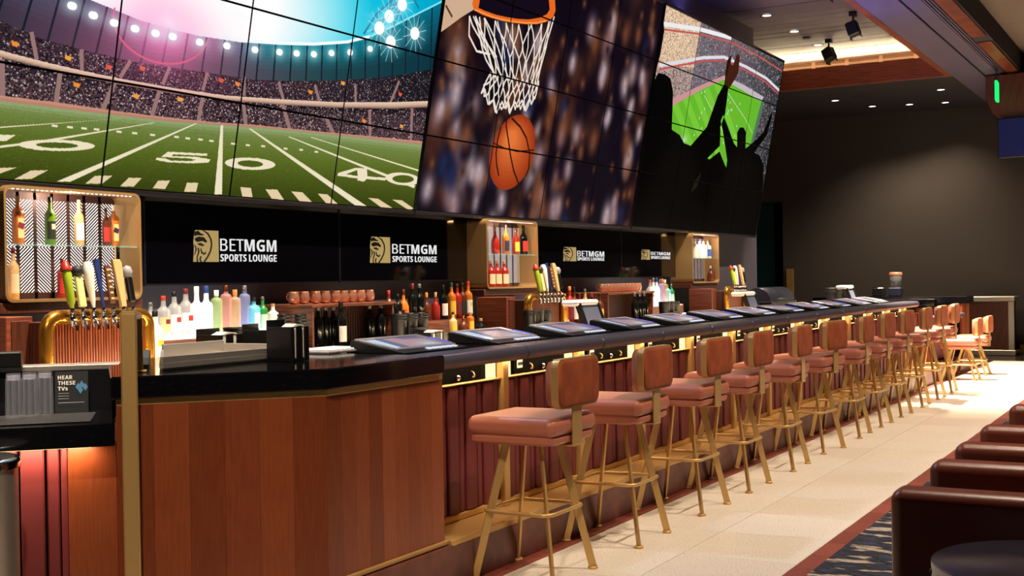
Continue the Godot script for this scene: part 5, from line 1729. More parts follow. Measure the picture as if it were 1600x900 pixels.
func back_bar() -> void:
	bottle_materials()
	mat("niche_metal", rgb(196, 158, 104), 0.35, 0.6)
	mat("bronze", rgb(74, 50, 48), 0.5, 0.3)
	mat("copper", rgb(238, 176, 150), 0.3, 0.75)
	mat("brass_warm", rgb(206, 146, 54), 0.25, 0.9)
	mat("h_lime", rgb(164, 188, 38), 0.4)
	mat("h_cream", rgb(240, 226, 150), 0.4)
	mat("h_brown", rgb(96, 60, 36), 0.5)
	mat("h_pine", rgb(214, 176, 120), 0.5)
	var tw := mat("tower_wood", Color.WHITE, 0.35)
	tw.albedo_texture = noise_tex(0.012, [[0.2, rgb(112, 54, 30)], [0.8, rgb(158, 84, 46)]], 256, 90, 4)
	tri_map(tw, Vector3(8, 0.6, 8))
	var sg := mat("shelf_glass", Color(0.7, 0.95, 0.95, 0.18), 0.05)
	sg.transparency = BaseMaterial3D.TRANSPARENCY_ALPHA
	# counter below everything
	var bc := thing("back_counter", "dark back counter under the screens, carrying bottles and tap towers", "counter", Vector3.ZERO)
	put(Shape.new().span(Vector3(-5.675, 0.0, -17.3), Vector3(-4.95, 1.03, -3.74)), "cupboards", M.dark_wood, bc)
	put(Shape.new().span(Vector3(-5.675, 1.03, -17.3), Vector3(-4.9, 1.07, -3.72), 0.003), "counter_top", M.granite, bc)
	niche(-4.235, "backlit bottle niche of slotted metal above the tap tower at the service counter")
	niche(-9.135, "backlit bottle niche of slotted metal holding red and amber bottles")
	niche(-14.035, "backlit bottle niche of slotted metal holding clear bottles beside the wall end")
	tap_tower(0.0, "brass gate of seven beer taps before the nearest lit niche, by the hoop rail")
	tap_tower(-4.9, "brass gate of seven beer taps before the niche with red bottles")
	tap_tower(-9.8, "brass gate of seven beer taps before the niche with clear bottles")
	# fluted cupboard beside the first tap tower
	for k in 3:
		var fc := thing("fluted_cupboard", ["low fluted wood cupboard beside the taps at the service counter", "low fluted wood cupboard beside the taps before the red bottles", "low fluted wood cupboard beside the taps before the clear bottles"][k], "cupboard", Vector3(0, 0, -4.9 * k))
		var z0 := on_x(12, 530, -5.05).z
		var z1 := on_x(54, 530, -5.05).z
		put(Shape.new().span(Vector3(-5.35, 1.071, z1), Vector3(-5.06, 1.36, z0), 0.004), "box", M.fascia_wood, fc)
		var fl := Shape.new()
		for j in 9:
			var z := lerpf(z0 - 0.03, z1 + 0.03, (j + 0.5) / 9.0)
			fl.bar(Vector3(-5.058, 1.09, z), Vector3(-5.058, 1.34, z), 0.012, 0.014, Vector3.RIGHT, 0.003)
		put(fl, "fluting", M.dark_wood, fc)
	# lit steps, wine cabinets and mugs
	var s1a := on_x(251, 540, -5.2).z
	var s1b := on_x(449, 535, -5.2).z
	lit_step(s1a, s1b, "wood step with a glowing top under the clear bottles by the tap tower")
	var g1 := "bottles on the first lit step"
	var sd := " on the glowing step"
	var list := [
		[236, 0.21, 0.033, "round", "g_clear", "c_silver", "l_blue", "", "small clear bottle with blue label beside the brass tap gate"],
		[256, 0.245, 0.041, "round", "g_clear", "c_red", "l_tan", "l_maroon", "clear bottle with tan label and red cap"],
		[273, 0.268, 0.041, "round", "g_clear", "c_black", "l_white", "l_red", "clear bottle with white label and black cap"],
		[291, 0.285, 0.045, "round", "g_clear", "c_maroon", "l_white", "l_red", "clear bottle with red banded label and dark red cap"],
		[308, 0.297, 0.039, "slim", "g_frost", "c_white", "", "", "frosted white bottle with white cap and bare front"],
		[323, 0.300, 0.039, "slim", "g_frost", "c_navy", "l_ice", "", "frosted bottle with navy cap and icy label"],
		[339, 0.272, 0.036, "tall", "g_lime", "c_white", "", "", "straight bottle tinted lime green"],
		[354, 0.300, 0.036, "tall", "g_rose", "c_copper", "", "", "straight bottle tinted rose with copper stopper"],
		[368, 0.272, 0.036, "tall", "g_peach", "c_orange", "", "", "straight bottle tinted peach with orange cap"],
		[383, 0.297, 0.036, "tall", "g_violet", "c_silver", "", "", "straight bottle tinted violet with silver stopper"],
		[397, 0.222, 0.034, "square", "g_sky", "c_black", "l_white", "", "sky blue square bottle"],
		[411, 0.222, 0.033, "round", "g_green", "c_silver", "l_mint", "", "green bottle with pale label and silver cap"],
		[427, 0.175, 0.037, "round", "g_milk", "c_cork", "l_white", "l_tan", "short white bottle with cork cap"]]
	for b in list:
		var z := on_x(b[0], 520, -5.33).z
		bottle(b[3], Vector3(-5.33, 1.1965, z), b[1], b[2], b[4], b[5], b[6], b[7], b[8] + (sd if b[0] > 240 else ""), g1)
	bottle("round", Vector3(-5.1, 1.0712, on_x(243, 545, -5.1).z), 0.29, 0.045, "g_milk", "c_black", "l_white", "l_yellow", "milk white bottle with black cap standing below the glowing step", "")
	# wine cabinet and copper mugs, near set
	var ca := on_x(488, 500, -5.1).z
	var cb := on_x(616, 495, -5.1).z
	wine_cabinet(ca, cb, 1.36, -5.1, "open walnut cabinet with wine bottles inside and nine copper mugs on top")
	var mug: Node3D
	for px in [459, 475, 493, 508, 524, 537, 550, 563, 577]:
		var at := Vector3(-5.33, 1.3602, on_x(px, 465, -5.33).z)
		if mug == null:
			mug = thing("copper_mug", "polished copper mug in the row of nine on the walnut cabinet", "mug", at, 0.0, "copper mugs on the near cabinet")
			mug_mesh(mug)
			mug.rotation.y = -PI / 2
		else:
			again(mug, at, -PI / 2)
	var wn: Node3D
	for px in [497, 509, 521, 578, 588, 596, 607]:
		var at := Vector3(-5.17 + (0.04 if px == 588 else 0.0), 1.0712, on_x(px, 520, -5.17).z)
		if wn == null:
			wn = bottle("wine", at, 0.285, 0.037, "g_black", "c_silver", "", "", "black wine bottle with silver neck in the near walnut cabinet", "black wine bottles in the near cabinet")
		else:
			again(wn, at)
	bottle("wine", Vector3(-5.05, 1.0712, on_x(533, 520, -5.05).z), 0.305, 0.038, "g_black", "c_black", "l_white", "", "black wine bottle with white label beside silver necked ones", "")
	bottle("wine", Vector3(-5.0, 1.0712, on_x(619, 510, -5.0).z), 0.28, 0.036, "g_black", "c_black", "l_white", "", "dark bottle with white label beyond the near walnut cabinet", "")
	# amber liquor beyond the cabinet: two ranks
	var rk := thing("liquor_step", "wood step carrying amber and red liquor bottles before the red niche", "bottle step", Vector3.ZERO)
	var r0 := on_x(612, 500, -5.3).z
	var r1 := on_x(742, 500, -5.3).z
	put(Shape.new().span(Vector3(-5.6, 1.071, r1), Vector3(-5.3, 1.18, r0), 0.003), "wood_front", M.walnut_across, rk)
	put(Shape.new().span(Vector3(-5.59, 1.18, r1 + 0.005), Vector3(-5.306, 1.186, r0 - 0.005), 0.001), "top_strip", M.dark_wood, rk)
	var g2 := "liquor bottles on the wood step"
	for b in [
		[608, 0.25, 0.037, "round", "g_brown", "c_red", "l_dark", "", "brown bottle with bright red cap on the liquor step"],
		[622, 0.22, 0.036, "round", "g_black", "c_black", "", "", "plain black bottle on the liquor step beside a red capped one"],
		[631, 0.255, 0.042, "squat", "g_amber", "c_copper", "", "", "round shouldered amber bottle with copper stopper on the liquor step"],
		[645, 0.30, 0.037, "wine", "g_black", "c_maroon", "", "", "tall black bottle with maroon capsule on the liquor step"],
		[656, 0.295, 0.04, "round", "g_black", "c_silver", "", "", "tall black bottle with silver stopper on the liquor step"],
		[667, 0.225, 0.038, "squat", "g_brown", "c_orange", "", "", "round brown bottle with orange stopper on the liquor step"],
		[681, 0.225, 0.036, "squat", "g_ruby", "c_cork", "", "", "squat ruby bottle with cork stopper on the liquor step"],
		[693, 0.285, 0.038, "wine", "g_black", "c_black", "l_white", "", "tall black bottle with white label on the liquor step"],
		[706, 0.30, 0.038, "round", "g_amber", "c_teal", "l_yellow", "", "amber bottle with yellow label and teal cap on the liquor step"],
		[715, 0.29, 0.038, "round", "g_ruby", "c_copper", "l_maroon", "", "ruby bottle with copper stopper on the liquor step"],
		[723, 0.295, 0.038, "round", "g_brown", "c_black", "l_dark", "", "brown bottle with black stopper on the liquor step"],
		[732, 0.31, 0.038, "round", "g_amber", "c_red", "l_white", "l_yellow", "amber bottle with red cap and white label on the liquor step"]]:
		var z := on_x(b[0], 500, -5.45).z
		bottle(b[3], Vector3(-5.45, 1.1865, z), b[1], b[2], b[4], b[5], b[6], b[7], b[8], g2)
	for b in [
		[632, 0.225, 0.045, "round", "g_amber", "c_copper", "l_cream", "", "amber bottle with wide cream label in front of the liquor step"],
		[648, 0.24, 0.042, "round", "g_black", "c_black", "l_cream", "", "dark bottle with tall cream label in front of the liquor step"],
		[708, 0.19, 0.032, "round", "g_straw", "c_black", "l_yellow", "", "pale bottle with black cap in front of the liquor step"],
		[724, 0.16, 0.04, "squat", "g_brown", "c_copper", "l_white", "", "small brown bottle with white label in front of the liquor step"],
		[735, 0.18, 0.03, "tall", "g_amber", "c_orange", "l_yellow", "", "slim gold bottle in front of the liquor step"],
		[751, 0.125, 0.045, "squat", "g_black", "c_cork", "l_cream", "", "squat black bottle with cream label by the second tap gate"]]:
		var z := on_x(b[0], 510, -5.08).z
		bottle(b[3], Vector3(-5.08, 1.0712, z), b[1], b[2], b[4], b[5], b[6], b[7], b[8], "bottles before the liquor step")
	# second bay: liquor, mugs, then the second lit step
	var g3 := "liquor bottles beyond the second tap tower"
	for b in [
		[863, 0.30, 0.04, "wine", "g_black", "c_black", "l_white", "", "black bottle with white label just beyond the second tap gate"],
		[873, 0.22, 0.038, "round", "g_amber", "c_red", "l_maroon", "", "amber bottle with red cap and maroon label before the screen"],
		[882, 0.24, 0.042, "squat", "g_ruby", "c_orange", "l_white", "", "ruby bottle with orange stopper before the screen"],
		[890, 0.31, 0.042, "round", "g_ruby", "c_orange", "l_maroon", "", "tall ruby bottle before the screen"],
		[897, 0.30, 0.04, "round", "g_brown", "c_black", "l_white", "l_red", "brown bottle with red marked label before the screen"],
		[905, 0.24, 0.04, "round", "g_ruby", "c_maroon", "l_red", "", "ruby bottle with red label before the screen"],
		[914, 0.28, 0.04, "round", "g_straw", "c_silver", "l_cream", "", "pale gold bottle with silver cap before the screen"],
		[924, 0.25, 0.04, "wine", "g_black", "c_maroon", "l_yellow", "", "black bottle with yellow label before the screen"],
		[937, 0.24, 0.038, "round", "g_brown", "c_black", "l_yellow", "", "brown bottle with yellow label beside the far walnut cabinet"]]:
		var bx := -5.3 if b[0] < 920 else -5.0
		bottle(b[3], Vector3(bx, 1.0712, on_x(b[0], 470, bx).z), b[1] + 0.05, b[2], b[4], b[5], b[6], b[7], b[8], g3)
	var da := on_x(950, 480, -5.1).z
	var db := on_x(1021, 470, -5.1).z
	wine_cabinet(da, db, 1.36, -5.1, "open walnut cabinet with a crowded row of copper mugs before the screens")
	for k in 12:
		again(mug, Vector3(-5.3, 1.3602, on_x(940 + k * 5.2, 455, -5.3).z), -PI / 2, "polished copper mug in the crowded row on the far walnut cabinet").set_meta("group", "copper mugs on the far cabinet")
	for px in [992, 1000, 1007]:
		again(wn, Vector3(-5.0, 1.0712, on_x(px, 480, -5.0).z), 0.0, "black wine bottle with silver neck before the far walnut cabinet").set_meta("group", "black wine bottles before the far cabinet")
	var s2a := on_x(1016, 480, -5.2).z
	var s2b := on_x(1068, 475, -5.2).z
	lit_step(s2a, s2b, "wood step with a glowing top under clear bottles beyond the far cabinet")
	for b in [
		[1016, 0.28, 0.042, "round", "g_clear", "c_red", "l_white", "l_red", "clear bottle with red cap on the far glowing step"],
		[1021, 0.30, 0.04, "slim", "g_frost", "c_silver", "", "", "frosted bottle with silver cap on the far glowing step"],
		[1026, 0.30, 0.04, "slim", "g_frost", "c_navy", "l_ice", "", "frosted bottle with navy cap on the far glowing step"],
		[1031, 0.28, 0.037, "tall", "g_violet", "c_silver", "", "", "violet tinted bottle on the far glowing step"],
		[1035, 0.29, 0.037, "tall", "g_rose", "c_orange", "", "", "rose tinted bottle on the far glowing step"],
		[1039, 0.28, 0.037, "tall", "g_peach", "c_white", "", "", "peach tinted bottle on the far glowing step"],
		[1043, 0.23, 0.034, "square", "g_sky", "c_black", "l_white", "", "sky blue bottle on the far glowing step"],
		[1049, 0.23, 0.035, "round", "g_green", "c_silver", "l_mint", "", "green bottle on the far glowing step"]]:
		bottle(b[3], Vector3(-5.33, 1.1965, on_x(b[0], 470, -5.33).z), b[1], b[2], b[4], b[5], b[6], b[7], b[8], "bottles on the far lit step")
	# in the niches
	for b in [
		[29, 1, 0.235, 0.034, "square", "g_amber", "c_cork", "l_tan", "l_maroon", "square amber bottle with slanting maroon label on the glass shelf"],
		[79, 1, 0.24, 0.04, "round", "g_leaf", "c_black", "l_dark", "l_cream", "green bottle with dark label on the glass shelf"],
		[124, 1, 0.235, 0.037, "round", "g_straw", "c_cork", "l_white", "", "pale amber bottle with white label and cork on the glass shelf"],
		[166, 1, 0.2, 0.03, "round", "g_brown", "c_black", "l_red", "", "dark slim bottle with red mark beside the square one"],
		[178, 1, 0.215, 0.032, "square", "g_amber", "c_white", "l_tan", "l_navy", "square amber bottle with navy slanting label on the glass shelf"],
		[20, 0, 0.25, 0.04, "round", "g_straw", "c_maroon", "l_cream", "", "pale bottle with cream label low in the nearest niche"],
		[96, 0, 0.2, 0.036, "round", "g_ruby", "c_maroon", "l_red", "", "ruby bottle half hidden behind the tap handles"],
		[184, 0, 0.28, 0.036, "wine", "g_black", "c_teal", "", "", "dark bottle with teal neck behind the tap handles"]]:
		bottle(b[4], Vector3(-5.5, 1.7335 if b[1] else 1.441, on_x(b[0], 380, -5.5).z), b[2] * 1.1, b[3] * 0.74, b[5], b[6], b[7], b[8], b[9], "bottles in the nearest niche")
	for b in [
		[774, 1, 0.245, 0.042, "squat", "g_ruby", "c_cork", "l_red", "", "round ruby bottle with cork on the shelf of the red niche"],
		[790, 1, 0.27, 0.038, "wine", "g_amber", "c_black", "l_navy", "", "amber bottle with black neck on the shelf of the red niche"],
		[806, 1, 0.235, 0.04, "round", "g_ruby", "c_copper", "l_yellow", "", "ruby bottle with yellow label on the shelf of the red niche"],
		[818, 1, 0.275, 0.042, "wine", "g_black", "c_black", "l_red", "", "black bottle with small red label on the shelf of the red niche"]]:
		bottle(b[4], Vector3(-5.5, 1.7335, on_x(b[0], 380, -5.5).z), b[2], b[3] * 0.9, b[5], b[6], b[7], b[8], b[9], "bottles in the red niche")
	var rb: Node3D
	for px in [767, 777, 788]:
		var at := Vector3(-5.5, 1.441, on_x(px, 430, -5.5).z)
		if rb == null:
			rb = bottle("round", at, 0.235, 0.042, "g_ruby", "c_cork", "l_cream", "", "ruby bottle with cream label and cork low in the red niche", "low bottles in the red niche")
		else:
			again(rb, at)
	for b in [
		[1086, "g_milk", "c_cork", "white bottle with cork on the shelf of the far niche"],
		[1093, "g_frost", "c_navy", "frosted bottle with navy cap on the shelf of the far niche"],
		[1099, "g_frost", "c_copper", "frosted bottle with copper cap on the shelf of the far niche"],
		[1106, "g_frost", "c_silver", "frosted bottle with silver cap on the shelf of the far niche"]]:
		bottle("round", Vector3(-5.5, 1.7335, on_x(b[0], 390, -5.5).z), 0.24, 0.042, b[1], b[2], "l_white" if b[0] != 1106 else "l_blue", "", b[3], "bottles in the far niche")
	bottle("squat", Vector3(-5.5, 1.441, on_x(1110, 430, -5.5).z), 0.2, 0.045, "g_brown", "c_white", "", "", "squat brown bottle low in the far niche", "bottles in the far niche")


# ---------------------------------------------------------------- things on the counters
func game_picture() -> Image:
	var c := Canvas.new(256, 160)
	c.im.fill(rgb(176, 146, 152))
	c.poly([0, 0, 60, 0, 40, 160, 0, 160], rgb(196, 220, 240))
	c.poly([60, 0, 96, 0, 84, 160, 40, 160], rgb(110, 112, 142))
	c.soft(Vector2(200, 120), 90, 70, Color(0.7, 0.88, 0.92, 0.9))
	c.poly([150, 0, 256, 0, 256, 40, 170, 30], rgb(120, 106, 140))
	for i in 40:
		c.im.fill_rect(Rect2i(c.rng.randi_range(96, 240), c.rng.randi_range(40, 150), 6, 4), rgb(190, 170, 170))
	return c.im


func game_terminal(z: float, first: Node3D, bright: bool) -> Node3D:
	if first != null:
		return again(first, Vector3(0, 0, z))
	var t := thing("game_terminal", "slanted game terminal with a lit screen set into the bar top", "game terminal", Vector3(0, 0, z), 0.0, "game terminals set along the bar top")
	var w := 0.6
	var a := Vector2(-3.55, 1.1305)
	var prof := PackedVector2Array([Vector2(-3.55, 1.1305), Vector2(-3.55, 1.137), Vector2(-3.885, 1.199), Vector2(-3.9, 1.193), Vector2(-3.9, 1.1305)])
	put(Shape.new().prism(prof, 0.0, -w, Transform3D(), 0.003), "case", M.lamp_black, t)
	var slope := Vector3(-3.885 + 3.55, 1.199 - 1.137, 0).normalized()
	var nrm := Vector3(-slope.y, slope.x, 0)
	if nrm.y < 0:
		nrm = -nrm
	var o := Vector3(-3.552, 1.1375, 0)
	var quad := func(u0: float, u1: float, z0: float, z1: float, lift: float, flip := false) -> Shape:
		var s := Shape.new()
		s.quad(o + slope * u0 + nrm * lift + Vector3(0, 0, z0), o + slope * u0 + nrm * lift + Vector3(0, 0, z1), o + slope * u1 + nrm * lift + Vector3(0, 0, z1), o + slope * u1 + nrm * lift + Vector3(0, 0, z0), nrm)
		return s
	var fr := Shape.new()
	for q in [[0.06, 0.085, -0.02, -w + 0.02], [0.305, 0.335, -0.01, -w + 0.01], [0.085, 0.305, -0.01, -0.035], [0.085, 0.305, -w + 0.07, -w + 0.01]]:
		var m := (q[0] + q[1]) * 0.5 as float
		fr.box(Vector3(q[1] - q[0], 0.008, absf(q[3] - q[2])), 0.002, Transform3D(Basis(slope, nrm, slope.cross(nrm)), o + slope * m + nrm * 0.003 + Vector3(0, 0, (q[2] + q[3]) * 0.5)))
	put(fr, "bezel", M.terminal_grey, t)
	put(quad.call(0.085, 0.305, -0.035, -w + 0.07, 0.001), "display_face", M.game_screen, t)
	for k in 6:
		var m := 0.034
		put(Shape.new().box(Vector3(0.026, 0.006, 0.038), 0.002, Transform3D(Basis(slope, nrm, slope.cross(nrm)), o + slope * m + nrm * 0.003 + Vector3(0, 0, -0.27 - k * 0.05))), "light_button", M.button_glow, t)
	put(Shape.new().box(Vector3(0.14, 0.006, 0.03), 0.002, Transform3D(Basis(slope, nrm, slope.cross(nrm)), o + slope * 0.16 + nrm * 0.009 + Vector3(0, 0, -w + 0.04))), "bill_slot_light", M.slot_glow, t)
	return t


func cup_stack(at: Vector3, label: String, h: float, r: float) -> void:
	var t := thing("cup_stack", label, "cups", at, 0.0, "stacks of black cups behind the bar")
	put(Shape.new().lathe([Vector2(0, 0), Vector2(r * 0.7, 0), Vector2(r * 0.92, h * 0.82), Vector2(r * 0.97, h * 0.82)], 18), "cup", M.c_black, t)
	for k in 3:
		put(Shape.new().lathe([Vector2(r * 0.96, h * 0.82 + k * h * 0.06), Vector2(r, h * 0.83 + k * h * 0.06), Vector2(r, h * 0.86 + k * h * 0.06), Vector2(r * 0.94, h * 0.87 + k * h * 0.06), Vector2(r * 0.9, h * 0.8 + k * h * 0.06)], 18), "cup_rim", M.c_black, t)


func caddy(at: Vector3, label: String, turn := 0.0, high := 0.1, half := 0.1) -> void:
	# black bar caddy: slotted box with napkins, straws compartment behind
	var t := thing("bar_caddy", label, "caddy", at, turn, "black bar caddies")
	put(Shape.new().span(Vector3(-0.09, 0.0, -half), Vector3(0.07, 0.012, half), 0.002), "base", M.c_black, t)
	for s in [-1.0, 1.0]:
		put(Shape.new().span(Vector3(-0.09, 0.012, s * half - 0.004), Vector3(0.07, high, s * half + 0.004), 0.001), "side_wall", M.c_black, t)
	put(Shape.new().span(Vector3(-0.094, 0.0, -half), Vector3(-0.086, high + 0.03, half), 0.001), "rear_wall", M.c_black, t)
	for q in [[-1.0, -0.5], [-0.18, 0.42], [0.75, 1.0]]:
		put(Shape.new().span(Vector3(0.066, 0.0, q[0] * half), Vector3(0.074, high, q[1] * half), 0.001), "front_wall", M.c_black, t)
	put(Shape.new().span(Vector3(-0.02, 0.013, -half * 0.85), Vector3(0.06, high - 0.006, half * 0.85), 0.004), "napkins", M.paper, t)
	put(Shape.new().prism(PackedVector2Array([Vector2(-half * 0.9, 0), Vector2(half * 0.2, 0.012), Vector2(half * 0.9, 0.0), Vector2(half * 0.5, 0.014), Vector2(-half * 0.2, 0.02)]), 0.062, -0.01, Transform3D(Basis(Vector3(0, 0, -1), Vector3.UP, Vector3.RIGHT), Vector3(0, high - 0.006, 0))), "top_napkin", M.paper, t)


func pos_terminal(at: Vector3, turn: float, k: float, label: String) -> void:
	var t := thing("order_terminal", label, "order terminal", at, turn, "order terminals behind the bar")
	put(Shape.new().span(Vector3(-0.09, 0.0, -0.11), Vector3(0.09, 0.02, 0.11), 0.005), "base", M.c_black, t)
	var tl := Basis(Vector3.BACK, 0.35)
	put(Shape.new().box(Vector3(0.03, 0.3 * k, 0.34), 0.008, Transform3D(tl, Vector3(0.04, 0.17, 0))), "case", M.terminal_blue, t)
	for s in [-1.0, 1.0]:
		put(Shape.new().box(Vector3(0.05, 0.3 * k, 0.02), 0.004, Transform3D(tl, Vector3(0.05, 0.165, s * 0.165))), "strut", M.c_black, t)
	put(Shape.new().span(Vector3(-0.14, 0.285 * k, -0.19), Vector3(0.02, 0.335 * k, 0.19), 0.018), "hood", M.c_white, t)


func counter_things() -> void:
	mat("terminal_grey", rgb(176, 168, 172), 0.3, 0.3)
	mat("terminal_blue", rgb(96, 104, 128), 0.45)
	screen_mat("game_screen", game_picture(), 0.95)
	glow("slot_glow", rgb(110, 110, 230), 0.7)
	var tg: Node3D
	for k in 12:
		var z := -5.175 - 0.957 * k
		if tg == null:
			tg = game_terminal(z, null, true)
		else:
			game_terminal(z, tg, true)
	# steel drainer
	var dr := thing("drain_tray", "long brushed steel drain tray on the granite by the hoop rail", "tray", Vector3(0, 1.141, 0))
	# its near end is mitred like the counter corner
	var P := [Vector2(-3.83, 3.77), Vector2(-3.83, 4.6), Vector2(-4.25, 4.6), Vector2(-4.25, 4.19)]
	var flat := Transform3D(Basis(Vector3.RIGHT, -PI / 2), Vector3.ZERO)
	put(Shape.new().prism(PackedVector2Array(P), 0.0, 0.02, flat, 0.002), "tray_floor", M.steel, dr)
	var side := func(a: Vector2, b: Vector2, hh: float, called: String) -> void:
		put(Shape.new().bar(Vector3(a.x, 0.021, -a.y), Vector3(b.x, 0.021, -b.y), 0.02, 0.02, Vector3.UP).bar(Vector3(a.x, hh * 0.5 + 0.02, -a.y), Vector3(b.x, hh * 0.5 + 0.02, -b.y), hh, 0.012, Vector3.UP, 0.002), called, M.steel, dr)
	side.call(P[0], P[1], 0.04, "front_wall")
	side.call(P[3], P[2], 0.065, "rear_wall")
	side.call(P[0], P[3], 0.04, "mitred_wall")
	side.call(P[1], P[2], 0.05, "end_wall")
	caddy(on_y(364, 553, 1.1412) + Vector3(-0.1, 0.0, -0.02), "black caddy of napkins standing behind the steel drain tray", 0.0, 0.1, 0.085)
	caddy(on_y(471, 564, 1.1412) + Vector3(-0.07, 0, 0.0), "black caddy of napkins at the end of the steel drain tray", -0.1, 0.16, 0.055)
	caddy(on_y(436, 552, 1.1412) + Vector3(-0.14, 0.0, -0.06), "black caddy with a crumpled napkin behind the steel drain tray", 0.2, 0.12, 0.08)
	cup_stack(Vector3(-4.62, 1.0, on_x(366, 520, -4.62).z), "black ribbed plastic cups stacked behind the first napkin caddy", 0.27, 0.062)
	cup_stack(Vector3(-4.62, 1.0, on_x(444, 520, -4.62).z), "black ribbed plastic cups stacked before the short white bottle", 0.33, 0.039)
	cup_stack(Vector3(-4.62, 1.0, on_x(469, 520, -4.62).z), "black ribbed plastic cups stacked before the near walnut cabinet", 0.325, 0.039)
	var shelf := thing("speed_rail", "low black work shelf behind the bar, carrying cups and caddies", "work shelf", Vector3.ZERO)
	put(Shape.new().span(Vector3(-4.78, 0.0, -15.0), Vector3(-4.48, 0.99, -5.06)), "body", M.matt_black, shelf)
	put(Shape.new().span(Vector3(-4.8, 0.99, -15.02), Vector3(-4.46, 1.0, -5.05), 0.002), "shelf_top", M.steel, shelf)
	var tu := thing("cut_glass", "faceted clear mixing glass behind the steel drain tray", "glass", on_y(398, 549, 1.1412) + Vector3(-0.1, -0.1412, 0))
	tu.position = Vector3(-4.6, 1.0001, on_x(398, 530, -4.6).z)
	put(Shape.new().lathe([Vector2(0, 0), Vector2(0.034, 0), Vector2(0.042, 0.18), Vector2(0.039, 0.18), Vector2(0.031, 0.012), Vector2(0, 0.012)], 10), "glass_body", M.g_clear, tu)
	var cb := thing("paper_carton", "small kraft paper carton above the cut glass", "carton", Vector3(-4.72, 1.0001, on_x(400, 520, -4.72).z))
	put(Shape.new().span(Vector3(-0.03, 0.0, -0.036), Vector3(0.03, 0.235, 0.036), 0.002), "carton_body", M.c_cork, cb)
	put(Shape.new().span(Vector3(-0.02, 0.235, -0.024), Vector3(0.02, 0.25, 0.024), 0.002), "flap", M.paper, cb)
	# check holder by the rear leg of the hoop
	var ck := thing("check_holder", "black wedge shaped check holder by the rear leg of the brass hoop", "holder", Vector3(-4.06, 1.1412, -3.87), 0.75)
	put(Shape.new().prism(PackedVector2Array([Vector2(-0.08, 0), Vector2(0.08, 0), Vector2(0.08, 0.075), Vector2(0.02, 0.045), Vector2(-0.08, 0.02)]), -0.04, 0.04, Transform3D(Basis(Vector3(0, 0, -1), Vector3.UP, Vector3.RIGHT), Vector3.ZERO), 0.003), "body", M.c_black, ck)
	# ribbed service mat behind the caddies
	var mt := thing("service_mat", "pale ribbed service mat on the granite beside the napkin caddy", "mat", on_y(522, 549, 1.1412))
	put(Shape.new().span(Vector3(-0.12, 0.0, -0.14), Vector3(0.12, 0.012, 0.2), 0.003), "mat_base", M.terminal_grey, mt)
	var rb := Shape.new()
	for k in 22:
		rb.box(Vector3(0.22, 0.008, 0.006), 0.001, Transform3D(Basis(), Vector3(0, 0.016, -0.13 + k * 0.015)))
	put(rb, "ribs", M.c_white, mt)
	# work caddies further along
	for q in [[672, 525, "black caddy with dark cups before the liquor step", 0.16], [868, 500, "black caddy with dark cups before the second tap gate", 0.13], [1070, 487, "black caddy with dark cups before the far glowing step", 0.13]]:
		var at := Vector3(-4.555, 1.0001, on_x(q[0], 500, -4.555).z)
		caddy(at, q[2], 0.0, q[3])
		for s in [-1.0, 0.0, 1.0]:
			cup_stack(at + Vector3(-0.165, 0.0, s * 0.13), "black ribbed cups stacked at the " + q[2].substr(6, 5) + " " + ["before the liquor step", "before the second tap gate", "before the far glowing step"][[672, 868, 1070].find(q[0])], q[3] + 0.13, 0.06)
	caddy(Vector3(-4.62, 1.0001, on_x(972, 490, -4.62).z), "black napkin caddy before the far walnut cabinet", 0.0, 0.1)
	pos_terminal(Vector3(-4.25, 1.0001, on_x(918, 500, -4.25).z), 0.0, 1.0, "grey blue order terminal behind the bar before the far walnut cabinet")
	pos_terminal(Vector3(-4.25, 1.0001, on_x(1170, 480, -4.25).z), 0.0, 1.0, "grey blue order terminal behind the bar beyond the last tap gate")
	pos_terminal(Vector3(-4.25, 1.0001, on_x(1327, 460, -4.25).z), 0.0, 1.05, "grey blue order terminal at the far end of the bar")
	var under := thing("service_ledge", "narrow steel ledge along the bartender side of the bar", "ledge", Vector3.ZERO)
	put(Shape.new().span(Vector3(-4.4, 0.97, -19.6), Vector3(-4.06, 1.0, -5.03), 0.002), "ledge_top", M.steel, under)
	put(Shape.new().span(Vector3(-4.12, 0.0, -19.6), Vector3(-4.06, 0.97, -5.03)), "ledge_panel", M.matt_black, under)
	# lower service counter: glasses on a mat, tent card
	var y := 0.9302
	var mt2 := thing("rubber_mat", "black rubber drip mat under the upturned glasses", "mat", on_y(55, 656, y), PI / 4 + PI / 2)
	put(Shape.new().span(Vector3(-0.2, 0.0, -0.34), Vector3(0.16, 0.008, 0.24), 0.003), "mat_body", M.rubber, mt2)
	var tum: Node3D
	for p in [[22, 655], [47, 653], [71, 650], [10, 641], [35, 640], [60, 638], [83, 635]]:
		var at := on_y(p[0], p[1], y + 0.0085)
		if tum == null:
			tum = thing("tumbler", "clear ribbed tumbler upturned on the black rubber mat", "glass", at, 0.0, "upturned tumblers on the rubber mat")
			var s := Shape.new()
			s.lathe([Vector2(0.033, 0.0), Vector2(0.033, 0.06), Vector2(0.03, 0.19), Vector2(0.028, 0.197), Vector2(0, 0.197)], 16)
			put(s, "glass_wall", M.tumbler_glass, tum)
			put(Shape.new().lathe([Vector2(0, 0.165), Vector2(0.026, 0.168), Vector2(0.027, 0.186), Vector2(0.0, 0.188)], 14), "thick_base", M.tumbler_base, tum)
			var ribs := Shape.new()
			for k in 8:
				var a := TAU * k / 8.0
				ribs.bar(Vector3(cos(a) * 0.0335, 0.012, sin(a) * 0.0335), Vector3(cos(a) * 0.0308, 0.175, sin(a) * 0.0308), 0.004, 0.003, Vector3(-sin(a), 0, cos(a)))
			put(ribs, "ribs", M.tumbler_glass, tum)
		else:
			again(tum, at)
